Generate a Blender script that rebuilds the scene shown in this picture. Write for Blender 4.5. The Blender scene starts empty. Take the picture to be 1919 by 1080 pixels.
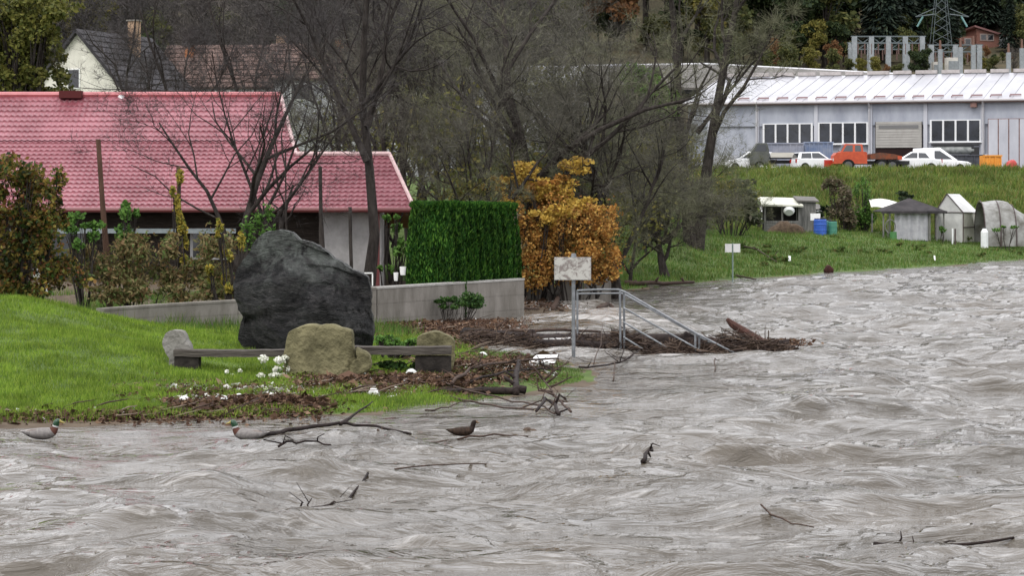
import bpy, bmesh, math, random
import numpy as np
from mathutils import Vector, Matrix, noise as mn

# ------------------------------------------------------------------ camera, sky, sun, exposure
SC = bpy.context.scene
F = 4500.0; H = 3.15; YH = 380.0; CX = 959.5          # focal length in photo pixels, eye height over the water, horizon row
cam_d = bpy.data.cameras.new("camera"); cam = bpy.data.objects.new("camera", cam_d)
SC.collection.objects.link(cam); SC.camera = cam
cam.location = (0, 0, H); cam.rotation_euler = (math.radians(90), 0, 0)
cam_d.sensor_width = 36; cam_d.lens = 36 * F / 1919.0
cam_d.shift_y = -(540 - YH) / 1919.0
cam_d.clip_start = 0.5; cam_d.clip_end = 3000

SUN_EL, SUN_AZ = math.radians(52), math.radians(215)
world = bpy.data.worlds.new("World"); SC.world = world; world.use_nodes = True
nt = world.node_tree; nt.nodes.clear()
sky = nt.nodes.new("ShaderNodeTexSky"); sky.sky_type = 'NISHITA'; sky.sun_disc = False
sky.sun_elevation = SUN_EL; sky.sun_rotation = SUN_AZ; sky.dust_density = 3.0; sky.air_density = 1.0
hsv = nt.nodes.new("ShaderNodeHueSaturation"); hsv.inputs['Saturation'].default_value = 0.14
tcw = nt.nodes.new("ShaderNodeTexCoord")
clo = nt.nodes.new("ShaderNodeTexNoise"); clo.inputs['Scale'].default_value = 3.0; clo.inputs['Detail'].default_value = 6
ramp = nt.nodes.new("ShaderNodeValToRGB")
ramp.color_ramp.elements[0].position = 0.3; ramp.color_ramp.elements[0].color = (7.0, 7.1, 7.5, 1)
ramp.color_ramp.elements[1].position = 0.7; ramp.color_ramp.elements[1].color = (12.0, 11.9, 12.2, 1)
mixw = nt.nodes.new("ShaderNodeMixRGB"); mixw.inputs[0].default_value = 0.82
# an overcast sky is about three times as bright overhead as at the horizon
sepw = nt.nodes.new("ShaderNodeSeparateXYZ"); nt.links.new(tcw.outputs['Generated'], sepw.inputs[0])
mrw = nt.nodes.new("ShaderNodeMapRange"); mrw.inputs[1].default_value = 0.0; mrw.inputs[2].default_value = 1.0; mrw.inputs[3].default_value = 0.80; mrw.inputs[4].default_value = 1.7
nt.links.new(sepw.outputs['Z'], mrw.inputs[0])
mulw = nt.nodes.new("ShaderNodeVectorMath"); mulw.operation = 'SCALE'; nt.links.new(mrw.outputs[0], mulw.inputs['Scale'])
bg = nt.nodes.new("ShaderNodeBackground"); bg.inputs['Strength'].default_value = 0.145
out = nt.nodes.new("ShaderNodeOutputWorld")
L = nt.links
L.new(sky.outputs[0], hsv.inputs['Color']); L.new(tcw.outputs['Generated'], clo.inputs['Vector'])
L.new(clo.outputs['Fac'], ramp.inputs[0]); L.new(hsv.outputs[0], mixw.inputs[1]); L.new(ramp.outputs[0], mixw.inputs[2])
L.new(mixw.outputs[0], mulw.inputs[0]); L.new(mulw.outputs[0], bg.inputs['Color']); L.new(bg.outputs[0], out.inputs[0])

sun_d = bpy.data.lights.new("sun", 'SUN'); sun = bpy.data.objects.new("sun", sun_d); SC.collection.objects.link(sun)
sun_d.energy = 1.0; sun_d.angle = math.radians(14); sun_d.color = (1.0, 0.96, 0.9)
_dir = Vector((math.sin(SUN_AZ) * math.cos(SUN_EL), math.cos(SUN_AZ) * math.cos(SUN_EL), math.sin(SUN_EL)))
sun.rotation_euler = _dir.to_track_quat('Z', 'Y').to_euler(); sun.location = (-20, -30, 60)
SC.view_settings.view_transform = 'Standard'; SC.view_settings.look = 'None'
SC.view_settings.gamma = 1.0; SC.view_settings.exposure = 0.28; SC.view_settings.use_curve_mapping = False
SC.cycles.max_bounces = 5; SC.cycles.transparent_max_bounces = 6; SC.cycles.use_denoising = True
SC.cycles.glossy_bounces = 3; SC.cycles.diffuse_bounces = 3

# ------------------------------------------------------------------ helpers
COL = SC.collection
rng = random.Random(11)
def W(px, py, d): return ((px - CX) * d / F, d, H - (py - YH) * d / F)
def XP(px, d): return (px - CX) * d / F

def principled(name):
    m = bpy.data.materials.new(name); m.use_nodes = True
    return m, m.node_tree, m.node_tree.nodes['Principled BSDF']
def lin(c):                      # sRGB 0-255 -> linear
    return tuple((v / 255 / 12.92 if v / 255 <= .04045 else ((v / 255 + .055) / 1.055) ** 2.4) for v in c)
def M(name, c1, c2=None, scale=5.0, rough=0.8, detail=6, bump=0.0, metal=0.0, spec=0.4, lohi=(.35, .65), stretch=(1, 1, 1), c3=None, bscale=None, dist=0.0, coat=0.0):
    m, t, b = principled(name)
    if spec == .4 and rough >= .7: spec = .14          # dull weathered surfaces
    b.inputs['Roughness'].default_value = rough; b.inputs['Metallic'].default_value = metal
    b.inputs['Specular IOR Level'].default_value = spec; b.inputs['Coat Weight'].default_value = coat
    if c2 is None:
        b.inputs['Base Color'].default_value = (*c1, 1)
    tc = t.nodes.new("ShaderNodeTexCoord"); mp = t.nodes.new("ShaderNodeMapping"); mp.inputs['Scale'].default_value = stretch
    t.links.new(tc.outputs['Object'], mp.inputs['Vector'])
    if c2 is not None:
        n = t.nodes.new("ShaderNodeTexNoise"); n.inputs['Scale'].default_value = scale; n.inputs['Detail'].default_value = detail
        n.inputs['Roughness'].default_value = .65; n.inputs['Distortion'].default_value = dist
        t.links.new(mp.outputs[0], n.inputs['Vector'])
        r = t.nodes.new("ShaderNodeValToRGB"); e = r.color_ramp.elements
        e[0].position = lohi[0]; e[0].color = (*c1, 1); e[1].position = lohi[1]; e[1].color = (*c2, 1)
        if c3 is not None:
            x = e.new((lohi[1] + 1) / 2 - .05); x.color = (*c3, 1)
        t.links.new(n.outputs['Fac'], r.inputs[0]); t.links.new(r.outputs[0], b.inputs['Base Color'])
    if bump:
        n2 = t.nodes.new("ShaderNodeTexNoise"); n2.inputs['Scale'].default_value = bscale or scale * 3; n2.inputs['Detail'].default_value = 8
        t.links.new(mp.outputs[0], n2.inputs['Vector'])
        bp = t.nodes.new("ShaderNodeBump"); bp.inputs['Strength'].default_value = bump; bp.inputs['Distance'].default_value = .05
        t.links.new(n2.outputs['Fac'], bp.inputs['Height']); t.links.new(bp.outputs[0], b.inputs['Normal'])
    return m
def leafM(name, cols, rough=.65, trans=.3, spec=.15, patch=0.0, plo=.55, phi=1.25):
    m, t, b = principled(name)
    g = t.nodes.new("ShaderNodeNewGeometry"); r = t.nodes.new("ShaderNodeValToRGB"); e = r.color_ramp.elements
    r.color_ramp.interpolation = 'LINEAR'
    e.remove(e[1]); e[0].position = 0; e[0].color = (*cols[0], 1)
    for i, c in enumerate(cols[1:], 1):
        x = e.new(i / (len(cols) - 1)); x.color = (*c, 1)
    e = r.color_ramp.elements
    t.links.new(g.outputs['Random Per Island'], r.inputs[0]); t.links.new(r.outputs[0], b.inputs['Base Color'])
    b.inputs['Roughness'].default_value = rough; b.inputs['Specular IOR Level'].default_value = spec
    if patch:                        # stands of the plant differ in colour from place to place
        pn = t.nodes.new("ShaderNodeTexNoise"); pn.inputs['Scale'].default_value = patch; pn.inputs['Detail'].default_value = 5; t.links.new(g.outputs['Position'], pn.inputs['Vector'])
        pr = t.nodes.new("ShaderNodeMapRange"); pr.inputs[1].default_value = .32; pr.inputs[2].default_value = .68; pr.inputs[3].default_value = plo; pr.inputs[4].default_value = phi
        t.links.new(pn.outputs['Fac'], pr.inputs[0]); sc_ = t.nodes.new("ShaderNodeVectorMath"); sc_.operation = 'SCALE'
        t.links.new(r.outputs[0], sc_.inputs[0]); t.links.new(pr.outputs[0], sc_.inputs['Scale']); t.links.new(sc_.outputs[0], b.inputs['Base Color']); r = sc_
    if trans:
        tr = t.nodes.new("ShaderNodeBsdfTranslucent"); mx = t.nodes.new("ShaderNodeMixShader"); mx.inputs[0].default_value = trans
        t.links.new(r.outputs[0], tr.inputs[0]); t.links.new(b.outputs[0], mx.inputs[1]); t.links.new(tr.outputs[0], mx.inputs[2])
        t.links.new(mx.outputs[0], t.nodes['Material Output'].inputs[0])
    return m

class MB:
    """collects geometry for ONE mesh object"""
    def __init__(s): s.v = []; s.f = []; s.mi = []; s.cur = 0
    def _add(s, vs, fs):
        o = len(s.v); s.v.extend([tuple(p) for p in vs])
        for f in fs: s.f.append(tuple(i + o for i in f)); s.mi.append(s.cur)
    def box(s, c, size, rz=0.0, M4=None):
        x, y, z = size[0] / 2, size[1] / 2, size[2] / 2
        vs = [(-x, -y, -z), (x, -y, -z), (x, y, -z), (-x, y, -z), (-x, -y, z), (x, -y, z), (x, y, z), (-x, y, z)]
        R = M4 if M4 is not None else Matrix.Rotation(rz, 3, 'Z')
        vs = [tuple(R @ Vector(v) + Vector(c)) for v in vs]
        s._add(vs, [(0, 3, 2, 1), (4, 5, 6, 7), (0, 1, 5, 4), (1, 2, 6, 5), (2, 3, 7, 6), (3, 0, 4, 7)])
        return s
    def tube(s, pts, rad, n=6, cap=True):
        pts = [Vector(p) for p in pts]
        if not hasattr(rad, '__len__'): rad = [rad] * len(pts)
        rings = []; ref = None; vs = []
        for i, p in enumerate(pts):
            t = (pts[min(i + 1, len(pts) - 1)] - pts[max(i - 1, 0)])
            if t.length < 1e-9: t = Vector((0, 0, 1))
            t.normalize()
            if ref is None: ref = Vector((1, 0, 0)) if abs(t.x) < .8 else Vector((0, 1, 0))
            u = ref - t * ref.dot(t)
            if u.length < 1e-6: u = t.orthogonal()
            u.normalize(); ref = u; w = t.cross(u)
            for k in range(n):
                a = 2 * math.pi * k / n
                vs.append(p + (u * math.cos(a) + w * math.sin(a)) * rad[i])
        fs = []
        for i in range(len(pts) - 1):
            for k in range(n):
                k2 = (k + 1) % n
                fs.append((i * n + k, i * n + k2, (i + 1) * n + k2, (i + 1) * n + k))
        if cap:
            fs.append(tuple(range(n - 1, -1, -1))); fs.append(tuple((len(pts) - 1) * n + k for k in range(n)))
        s._add(vs, fs); return s
    def prism(s, poly, w, y0=0.0):
        """poly in (x,z), extruded in y; w(z) half width or a number"""
        n = len(poly); wf = w if callable(w) else (lambda z: w)
        vs = [(x, y0 - wf(z), z) for x, z in poly] + [(x, y0 + wf(z), z) for x, z in poly]
        fs = [tuple(range(n)), tuple(range(2 * n - 1, n - 1, -1))]
        for i in range(n):
            j = (i + 1) % n; fs.append((i, i + n, j + n, j))
        s._add(vs, fs); return s
    def quad(s, a, b, c, d): s._add([a, b, c, d], [(0, 1, 2, 3)]); return s
    def slab(s, pts, n, t):
        """a polygon given as points, made t thick against the normal n"""
        n = Vector(n).normalized(); k = len(pts); P = [Vector(p) for p in pts]
        vs = P + [p - n * t for p in P]
        fs = [tuple(range(k)), tuple(range(2 * k - 1, k - 1, -1))]
        for i in range(k):
            j = (i + 1) % k; fs.append((i, i + k, j + k, j))
        s._add(vs, fs); return s

def tag(o, label=None, cat=None, group=None, kind=None):
    if label: o["label"] = label
    if cat: o["category"] = cat
    if group: o["group"] = group
    if kind: o["kind"] = kind
    return o
def root(name, loc, label, cat, group=None, rz=0.0):
    o = bpy.data.objects.new(name, None); COL.objects.link(o); o.location = loc; o.rotation_euler = (0, 0, rz)
    o.empty_display_size = .2
    return tag(o, label, cat, group)
def chain_loc(p):
    v = Vector((0, 0, 0))
    while p is not None: v += p.location; p = p.parent
    return v
def obj(name, mb, mat, parent=None, world=False, smooth=False, fix=True):
    """links the collected geometry as ONE mesh object; world=True: geometry is in world coordinates"""
    vs = mb.v
    if world and parent is not None:
        o0 = chain_loc(parent); vs = [(x - o0.x, y - o0.y, z - o0.z) for x, y, z in vs]
    me = bpy.data.meshes.new(name); me.from_pydata(vs, [], mb.f)
    mats = mat if isinstance(mat, (list, tuple)) else [mat]
    for m in mats: me.materials.append(m)
    if len(mats) > 1: me.polygons.foreach_set('material_index', mb.mi)
    if fix:
        bm = bmesh.new(); bm.from_mesh(me); bmesh.ops.recalc_face_normals(bm, faces=bm.faces); bm.to_mesh(me); bm.free()
    if smooth: me.polygons.foreach_set('use_smooth', [True] * len(me.polygons))
    me.update()
    o = bpy.data.objects.new(name, me); COL.objects.link(o)
    if parent is not None: o.parent = parent
    return o
def single(name, mb, mat, label, cat, group=None, smooth=False, kind=None, origin=None):
    """a thing that is one mesh, geometry given in world coordinates, origin moved to its base"""
    a = np.array(mb.v); c = origin if origin is not None else ((a[:, 0].min() + a[:, 0].max()) / 2, (a[:, 1].min() + a[:, 1].max()) / 2, a[:, 2].min())
    mb.v = [(x - c[0], y - c[1], z - c[2]) for x, y, z in mb.v]
    o = obj(name, mb, mat, smooth=smooth); o.location = c
    return tag(o, label, cat, group, kind)
def np_mesh(name, verts, faces, mat, parent=None, smooth=False, loc=None):
    """fast mesh from numpy arrays; faces is (n,3) or (n,4)"""
    me = bpy.data.meshes.new(name); verts = np.asarray(verts, np.float32); faces = np.asarray(faces, np.int32)
    k = faces.shape[1]
    me.vertices.add(len(verts)); me.vertices.foreach_set('co', verts.ravel())
    me.loops.add(faces.size); me.loops.foreach_set('vertex_index', faces.ravel())
    me.polygons.add(len(faces)); me.polygons.foreach_set('loop_start', np.arange(0, faces.size, k, dtype=np.int32))
    me.polygons.foreach_set('loop_total', np.full(len(faces), k, np.int32))
    if smooth: me.polygons.foreach_set('use_smooth', np.ones(len(faces), bool))
    for m in (mat if isinstance(mat, (list, tuple)) else [mat]): me.materials.append(m)
    me.update(calc_edges=True)
    o = bpy.data.objects.new(name, me); COL.objects.link(o)
    if parent is not None: o.parent = parent
    if loc is not None: o.location = loc
    return o
def copy_tree(o, parent=None):
    c = o.copy(); COL.objects.link(c); c.parent = parent
    for ch in list(o.children): copy_tree(ch, c)
    return c

# numpy gradient noise
_pr = np.random.RandomState(5); _perm = np.concatenate([_pr.permutation(256)] * 2); _ang = _pr.rand(256) * 2 * np.pi
def perlin(x, y, seed=0):
    x = np.asarray(x, float) + seed * 17.31; y = np.asarray(y, float) + seed * 9.77
    xi = np.floor(x).astype(int); yi = np.floor(y).astype(int); xf = x - xi; yf = y - yi
    u = xf * xf * xf * (xf * (xf * 6 - 15) + 10); v = yf * yf * yf * (yf * (yf * 6 - 15) + 10)
    def g(ix, iy, fx, fy):
        a = _ang[_perm[(_perm[ix & 255] + iy) & 255]]
        return np.cos(a) * fx + np.sin(a) * fy
    a = g(xi, yi, xf, yf); b = g(xi + 1, yi, xf - 1, yf); c = g(xi, yi + 1, xf, yf - 1); d = g(xi + 1, yi + 1, xf - 1, yf - 1)
    return 1.5 * ((a * (1 - u) + b * u) * (1 - v) + (c * (1 - u) + d * u) * v)
def sstep(a, b, x):
    t = np.clip((x - a) / (b - a), 0, 1); return t * t * (3 - 2 * t)
# ------------------------------------------------------------------ terrain
SHORE = [(-90, 30), (-30, 33.2), (-7.3, 34.0), (-5, 34.5), (-3.1, 35.0), (-2.0, 35.6), (-1.0, 36.8), (0.3, 39.2), (1.65, 42.6), (1.55, 45.0), (0.75, 48.5),
         (0.1, 52.0), (-0.6, 54.5), (-2.3, 57.0), (-2.5, 59.3), (-0.9, 62.6), (0.5, 66.3), (1.3, 72.8), (3.3, 84.0), (6.0, 91.5), (9.0, 97.8), (14.3, 107.0),
         (21.0, 118.0), (28.2, 132.0), (45.0, 160.0), (120.0, 260.0), (400.0, 600.0)]
_poly = np.array(SHORE + [(400, 4000), (-3000, 4000), (-3000, 30)], float)
def shore_dist(x, y):
    """distance inland from the waterline, negative in the river"""
    x = np.asarray(x, float); y = np.asarray(y, float)
    best = np.full(x.shape, 1e9)
    for (ax, ay), (bx, by) in zip(SHORE[:-1], SHORE[1:]):
        dx, dy = bx - ax, by - ay; L2 = dx * dx + dy * dy
        t = np.clip(((x - ax) * dx + (y - ay) * dy) / L2, 0, 1)
        best = np.minimum(best, (x - ax - t * dx) ** 2 + (y - ay - t * dy) ** 2)
    ins = np.zeros(x.shape, bool); n = len(_poly)
    for i in range(n):
        ax, ay = _poly[i]; bx, by = _poly[(i + 1) % n]
        if ay == by: continue
        c = ((ay > y) != (by > y)) & (x < (bx - ax) * (y - ay) / (by - ay) + ax)
        ins ^= c
    d = np.sqrt(best); return np.where(ins, d, -d)
PL = ([0, 57, 60, 66, 74, 90, 130, 170, 220, 300, 420, 600, 900], [0, 0, .1, .32, .5, .9, 2.8, 5.0, 10, 24, 48, 85, 120])
PR = ([0, 150, 171, 215, 225, 262, 275, 300, 420, 600, 900], [0, 0, 4.05, 4.15, 4.6, 15.0, 16.5, 20.5, 46, 85, 120])
def ground(x, y, s=None):
    x = np.asarray(x, float); y = np.asarray(y, float)
    if s is None: s = shore_dist(x, y)
    right = sstep(.045, .085, x / np.maximum(y, 1))
    near = np.where(s > 0, .43 * (1 - np.exp(-np.maximum(s, 0) * .13)), np.maximum(s * .10, -1.4))
    bank = np.where(s > 0, 1.42 * sstep(-2, 15, s) - .02, np.maximum(s * .12, -1.4))
    bank = np.where((s > 0) & (s < 2.5), bank * s / 2.5, bank)
    left_z = near + np.where(s > 0, np.interp(y, *PL) * sstep(0, 9, s), 0)
    right_z = bank + np.where(s > 0, np.interp(y, *PR), 0)
    z = left_z * (1 - right) + right_z * right
    # the mound at the left of the lawn
    z = z + np.where(s > 0, .78 * np.exp(-((x + 11.0) / 2.6) ** 2 - ((y - 50.5) / 5.0) ** 2), 0)
    z = z + np.where(s > 0, .30 * np.exp(-((x + 9.0) / 3.0) ** 2 - ((y - 44) / 5.0) ** 2), 0)
    amp = np.where(s > 0, np.minimum(.03 + s * .004, .10), .03) * (1 + np.clip((y - 150) / 60, 0, 8))
    z = z + amp * (perlin(x / 1.3, y / 1.6, 1) * .7 + perlin(x / 4.1, y / 4.7, 2) * .8)
    return z
def gz(x, y): return float(ground(np.array([x]), np.array([y]))[0])
def hit(px, py):
    """the ground or water point that a photo pixel looks at"""
    d = np.geomspace(19, 320, 900); x = (px - CX) * d / F; z = H - (py - YH) * d / F
    g = np.maximum(ground(x, d), 0); i = np.argmax(z <= g)
    if i == 0: i = len(d) - 1
    return Vector((float(x[i]), float(d[i]), float(g[i])))

ys = np.concatenate([np.geomspace(19, 150, 330), np.geomspace(151.5, 900, 110)])
us = np.concatenate([np.linspace(-.9, -.26, 20), np.linspace(-.25, .25, 260), np.linspace(.26, .9, 20)])
YY, UU = np.meshgrid(ys, us, indexing='ij'); XX = UU * YY
SS = shore_dist(XX, YY); ZZ = ground(XX, YY, SS)
nr, nc = XX.shape
idx = np.arange(nr * nc).reshape(nr, nc)
quads = np.stack([idx[:-1, :-1], idx[:-1, 1:], idx[1:, 1:], idx[1:, :-1]], -1).reshape(-1, 4)
def grassM(name, kind):
    m, t, b = principled(name)
    b.inputs['Roughness'].default_value = .9; b.inputs['Specular IOR Level'].default_value = .15
    g = t.nodes.new("ShaderNodeNewGeometry")
    def noise_(s, det=6):
        n = t.nodes.new("ShaderNodeTexNoise"); n.inputs['Scale'].default_value = s; n.inputs['Detail'].default_value = det
        t.links.new(g.outputs['Position'], n.inputs['Vector']); return n
    def ramp_(src, a, ca, b_, cb):
        r = t.nodes.new("ShaderNodeValToRGB"); e = r.color_ramp.elements
        e[0].position = a; e[0].color = (*ca, 1); e[1].position = b_; e[1].color = (*cb, 1); t.links.new(src, r.inputs[0]); return r
    def mix_(fac, a, b_):
        x = t.nodes.new("ShaderNodeMixRGB"); t.links.new(fac, x.inputs[0]); t.links.new(a, x.inputs[1]); t.links.new(b_, x.inputs[2]); return x
    green = ramp_(noise_(1.1).outputs['Fac'], .3, (.045, .075, .016), .7, (.085, .125, .03))
    mud = ramp_(noise_(3).outputs['Fac'], .3, (.06, .043, .03), .7, (.11, .085, .06))
    wood = ramp_(noise_(.35).outputs['Fac'], .3, (.035, .032, .018), .7, (.07, .055, .03))
    at = t.nodes.new("ShaderNodeAttribute"); at.attribute_name = "soil"
    at2 = t.nodes.new("ShaderNodeAttribute"); at2.attribute_name = "wood"
    n = noise_(4.0); add = t.nodes.new("ShaderNodeMath"); add.operation = 'ADD'
    sub = t.nodes.new("ShaderNodeMath"); sub.operation = 'SUBTRACT'; sub.inputs[1].default_value = .5
    t.links.new(n.outputs['Fac'], sub.inputs[0]); t.links.new(at.outputs['Fac'], add.inputs[0]); t.links.new(sub.outputs[0], add.inputs[1])
    r = ramp_(add.outputs[0], .4, (0, 0, 0), .6, (1, 1, 1))
    c = mix_(r.outputs[0], green.outputs[0], mud.outputs[0]); c = mix_(at2.outputs['Fac'], c.outputs[0], wood.outputs[0])
    t.links.new(c.outputs[0], b.inputs['Base Color'])
    return m
gm = grassM("turf and soil", 0)
gro = np_mesh("ground", np.stack([XX, YY, ZZ], -1).reshape(-1, 3), quads, gm, smooth=True)
soil = np.where(SS < .25, 1.0, np.where(SS < 1.2, .35, 0.0)) * (YY < 90) + (SS < .1) * (YY >= 90)
soil = np.where(XX > .03 * YY, (SS < .12) * .8, soil)
soil = np.maximum(soil, ((YY > 61) & (YY < 78) & (XX < .045 * YY)).astype(float) * .75)
soil = np.maximum(soil, ((YY > 173) & (YY < 215) & (XX > 14)).astype(float))
wood = sstep(215, 235, YY)
for nm, arr in (("soil", soil), ("wood", wood)):
    a = gro.data.attributes.new(nm, 'FLOAT', 'POINT'); a.data.foreach_set('value', arr.ravel().astype(np.float32))
tag(gro, kind="structure")

# ------------------------------------------------------------------ the river in flood
ys = np.geomspace(13, 330, 1080); us = np.concatenate([np.linspace(-.8, -.245, 30), np.linspace(-.24, .24, 400), np.linspace(.245, .8, 40)])
YY, UU = np.meshgrid(ys, us, indexing='ij'); XX = UU * YY
SS = shore_dist(XX, YY)
wx = XX + .55 * perlin(XX / 1.9, YY / 2.3, 11); wy = YY + .7 * perlin(XX / 2.2, YY / 2.0, 12)
deep = sstep(-.1, 6.0, -SS)
patch = sstep(-.32, .42, perlin(XX / 4.5, YY / 8.0, 9) + .35 * perlin(XX / 1.6, YY / 3.0, 10))
h = .105 * perlin(wx / 5.2, wy / 4.6, 3)
h += .070 * perlin(wx / 2.9, wy / 2.3, 4) + .022 * (.5 - np.abs(perlin(wx / 2.2, wy / 1.8, 14)) * 2.0)
h += (.032 * perlin(wx / 2.1, wy / 1.10, 5)
      + .026 * perlin(wx / 1.15, wy / .58, 6) + .017 * perlin(wx / .55, wy / .34, 7) + .008 * perlin(wx / .27, wy / .19, 17)) * (.55 + .8 * patch)
h += .15 * np.maximum(0, perlin(wx / 3.6, wy / 1.25, 15) - .22) + .10 * np.maximum(0, perlin(wx / 1.5, wy / .75, 16) - .25)
rapid = np.exp(-((XX - 1.8 - .05 * (YY - 60)) / 2.6) ** 2) * sstep(46, 50, YY) * (1 - sstep(95, 110, YY))
h = 1.75 * h * np.maximum(.15 + .85 * deep, .75 * rapid)
# boils and standing waves downstream of what the flood runs over
for px, py, a, wxx, wyy in ((520, 858, .05, .9, .7), (1440, 700, .05, 1.2, 1.0), (1100, 615, .12, .5, 1.6), (1160, 590, .09, .7, 2.2), (430, 1000, .07, 1.0, .6), (1060, 690, .05, .5, .6)):
    bx, by = XP(px, 14175 / (py - 380)), 14175 / (py - 380)
    h = h + a * np.exp(-((XX - bx) / wxx) ** 2 - ((YY - by) / wyy) ** 2)
_wy, _wu, _wh = ys, us, h
def wz_top(x, y, r=.3): return max(wz(x + a, y + b) for a in (-r, 0, r) for b in (-r * 1.6, -r * .6, 0))
def wz(x, y):
    """height of the water surface"""
    return float(_wh[min(np.searchsorted(_wy, y), len(_wy) - 1), min(np.searchsorted(_wu, x / y), len(_wu) - 1)])
nr, nc = XX.shape; idx = np.arange(nr * nc).reshape(nr, nc)
quads = np.stack([idx[:-1, :-1], idx[:-1, 1:], idx[1:, 1:], idx[1:, :-1]], -1).reshape(-1, 4)
keep = ((SS[:-1, :-1] < 4) & (SS[1:, 1:] < 4)).reshape(-1)
m, t, b = principled("muddy flood water")
b.inputs['Roughness'].default_value = .02; b.inputs['IOR'].default_value = 1.34; b.inputs['Specular IOR Level'].default_value = .84
g = t.nodes.new("ShaderNodeNewGeometry")
mp = t.nodes.new("ShaderNodeMapping"); mp.inputs['Scale'].default_value = (.40, .80, 1.0); t.links.new(g.outputs['Position'], mp.inputs[0])
n1 = t.nodes.new("ShaderNodeTexNoise"); n1.inputs['Scale'].default_value = .6; n1.inputs['Detail'].default_value = 5
t.links.new(mp.outputs[0], n1.inputs['Vector'])
r1 = t.nodes.new("ShaderNodeValToRGB"); e = r1.color_ramp.elements
e[0].position = .35; e[0].color = (.040, .032, .021, 1); e[1].position = .65; e[1].color = (.066, .053, .037, 1)
t.links.new(n1.outputs['Fac'], r1.inputs[0])
# thin foam threads
n2 = t.nodes.new("ShaderNodeTexNoise"); n2.inputs['Scale'].default_value = 2.6; n2.inputs['Detail'].default_value = 9; n2.inputs['Distortion'].default_value = 1.6; n2.inputs['Roughness'].default_value = .7
mp2 = t.nodes.new("ShaderNodeMapping"); mp2.inputs['Scale'].default_value = (.45, .8, 1); t.links.new(g.outputs['Position'], mp2.inputs[0]); t.links.new(mp2.outputs[0], n2.inputs['Vector'])
r2 = t.nodes.new("ShaderNodeValToRGB"); e = r2.color_ramp.elements; e[0].position = .57; e[0].color = (0, 0, 0, 1); e[1].position = .78; e[1].color = (.55, .55, .55, 1)
t.links.new(n2.outputs['Fac'], r2.inputs[0])
mx = t.nodes.new("ShaderNodeMixRGB"); mx.inputs[2].default_value = (.62, .60, .58, 1); t.links.new(r2.outputs[0], mx.inputs[0]); t.links.new(r1.outputs[0], mx.inputs[1]); t.links.new(mx.outputs[0], b.inputs['Base Color'])
n3 = t.nodes.new("ShaderNodeTexNoise"); n3.inputs['Scale'].default_value = 2.6; n3.inputs['Detail'].default_value = 6; n3.inputs['Distortion'].default_value = .9; n3.inputs['Roughness'].default_value = .55
t.links.new(mp.outputs[0], n3.inputs['Vector'])
bp = t.nodes.new("ShaderNodeBump"); bp.inputs['Strength'].default_value = 1.0; bp.inputs['Distance'].default_value = .19
n4 = t.nodes.new("ShaderNodeTexNoise"); n4.inputs['Scale'].default_value = .45; n4.inputs['Detail'].default_value = 3; t.links.new(mp.outputs[0], n4.inputs['Vector'])
mr4 = t.nodes.new("ShaderNodeMapRange"); mr4.inputs[1].default_value = .36; mr4.inputs[2].default_value = .62; mr4.inputs[3].default_value = .55; mr4.inputs[4].default_value = 1.0
t.links.new(n4.outputs['Fac'], mr4.inputs[0]); t.links.new(mr4.outputs[0], bp.inputs['Strength'])
t.links.new(n3.outputs['Fac'], bp.inputs['Height']); t.links.new(bp.outputs[0], b.inputs['Normal'])
WATER_M = m
# froth where the flood breaks over the drowned bank, the rail and the drift pile
foam = np.zeros_like(h)
for px, py, a, rx, ry in ((900, 612, .40, .75, 2.6), (1090, 657, .26, .9, 1.6), (1030, 655, .2, .5, 1.0), (1130, 600, .18, 1.0, 5), (1080, 572, .18, 1.4, 6), (1010, 595, .18, .9, 4), (1220, 600, .08, 1.6, 6), (1250, 668, .16, 1.2, .8), (1420, 672, .14, 1.2, .6), (860, 755, .10, 1.2, 1.0), (700, 795, .08, 1.6, .7), (990, 768, .10, .8, 1.2), (1200, 560, .10, 1.2, 6), (1380, 530, .12, 2.5, 2.5)):
    by = 14175 / (py - 380); bx = XP(px, by); foam = foam + a * np.exp(-((XX - bx) / rx) ** 2 - ((YY - by) / ry) ** 2)
fa = t.nodes.new('ShaderNodeAttribute'); fa.attribute_name = 'foam'; fadd = t.nodes.new('ShaderNodeMath'); fadd.operation = 'ADD'; t.links.new(n2.outputs['Fac'], fadd.inputs[0]); t.links.new(fa.outputs['Fac'], fadd.inputs[1]); t.links.new(fadd.outputs[0], r2.inputs[0])
river = np_mesh("river", np.stack([XX, YY, h], -1).reshape(-1, 3), quads[keep], m, smooth=True)
_a = river.data.attributes.new('foam', 'FLOAT', 'POINT'); _a.data.foreach_set('value', foam.ravel().astype(np.float32))
tag(river, kind="structure")

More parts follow.
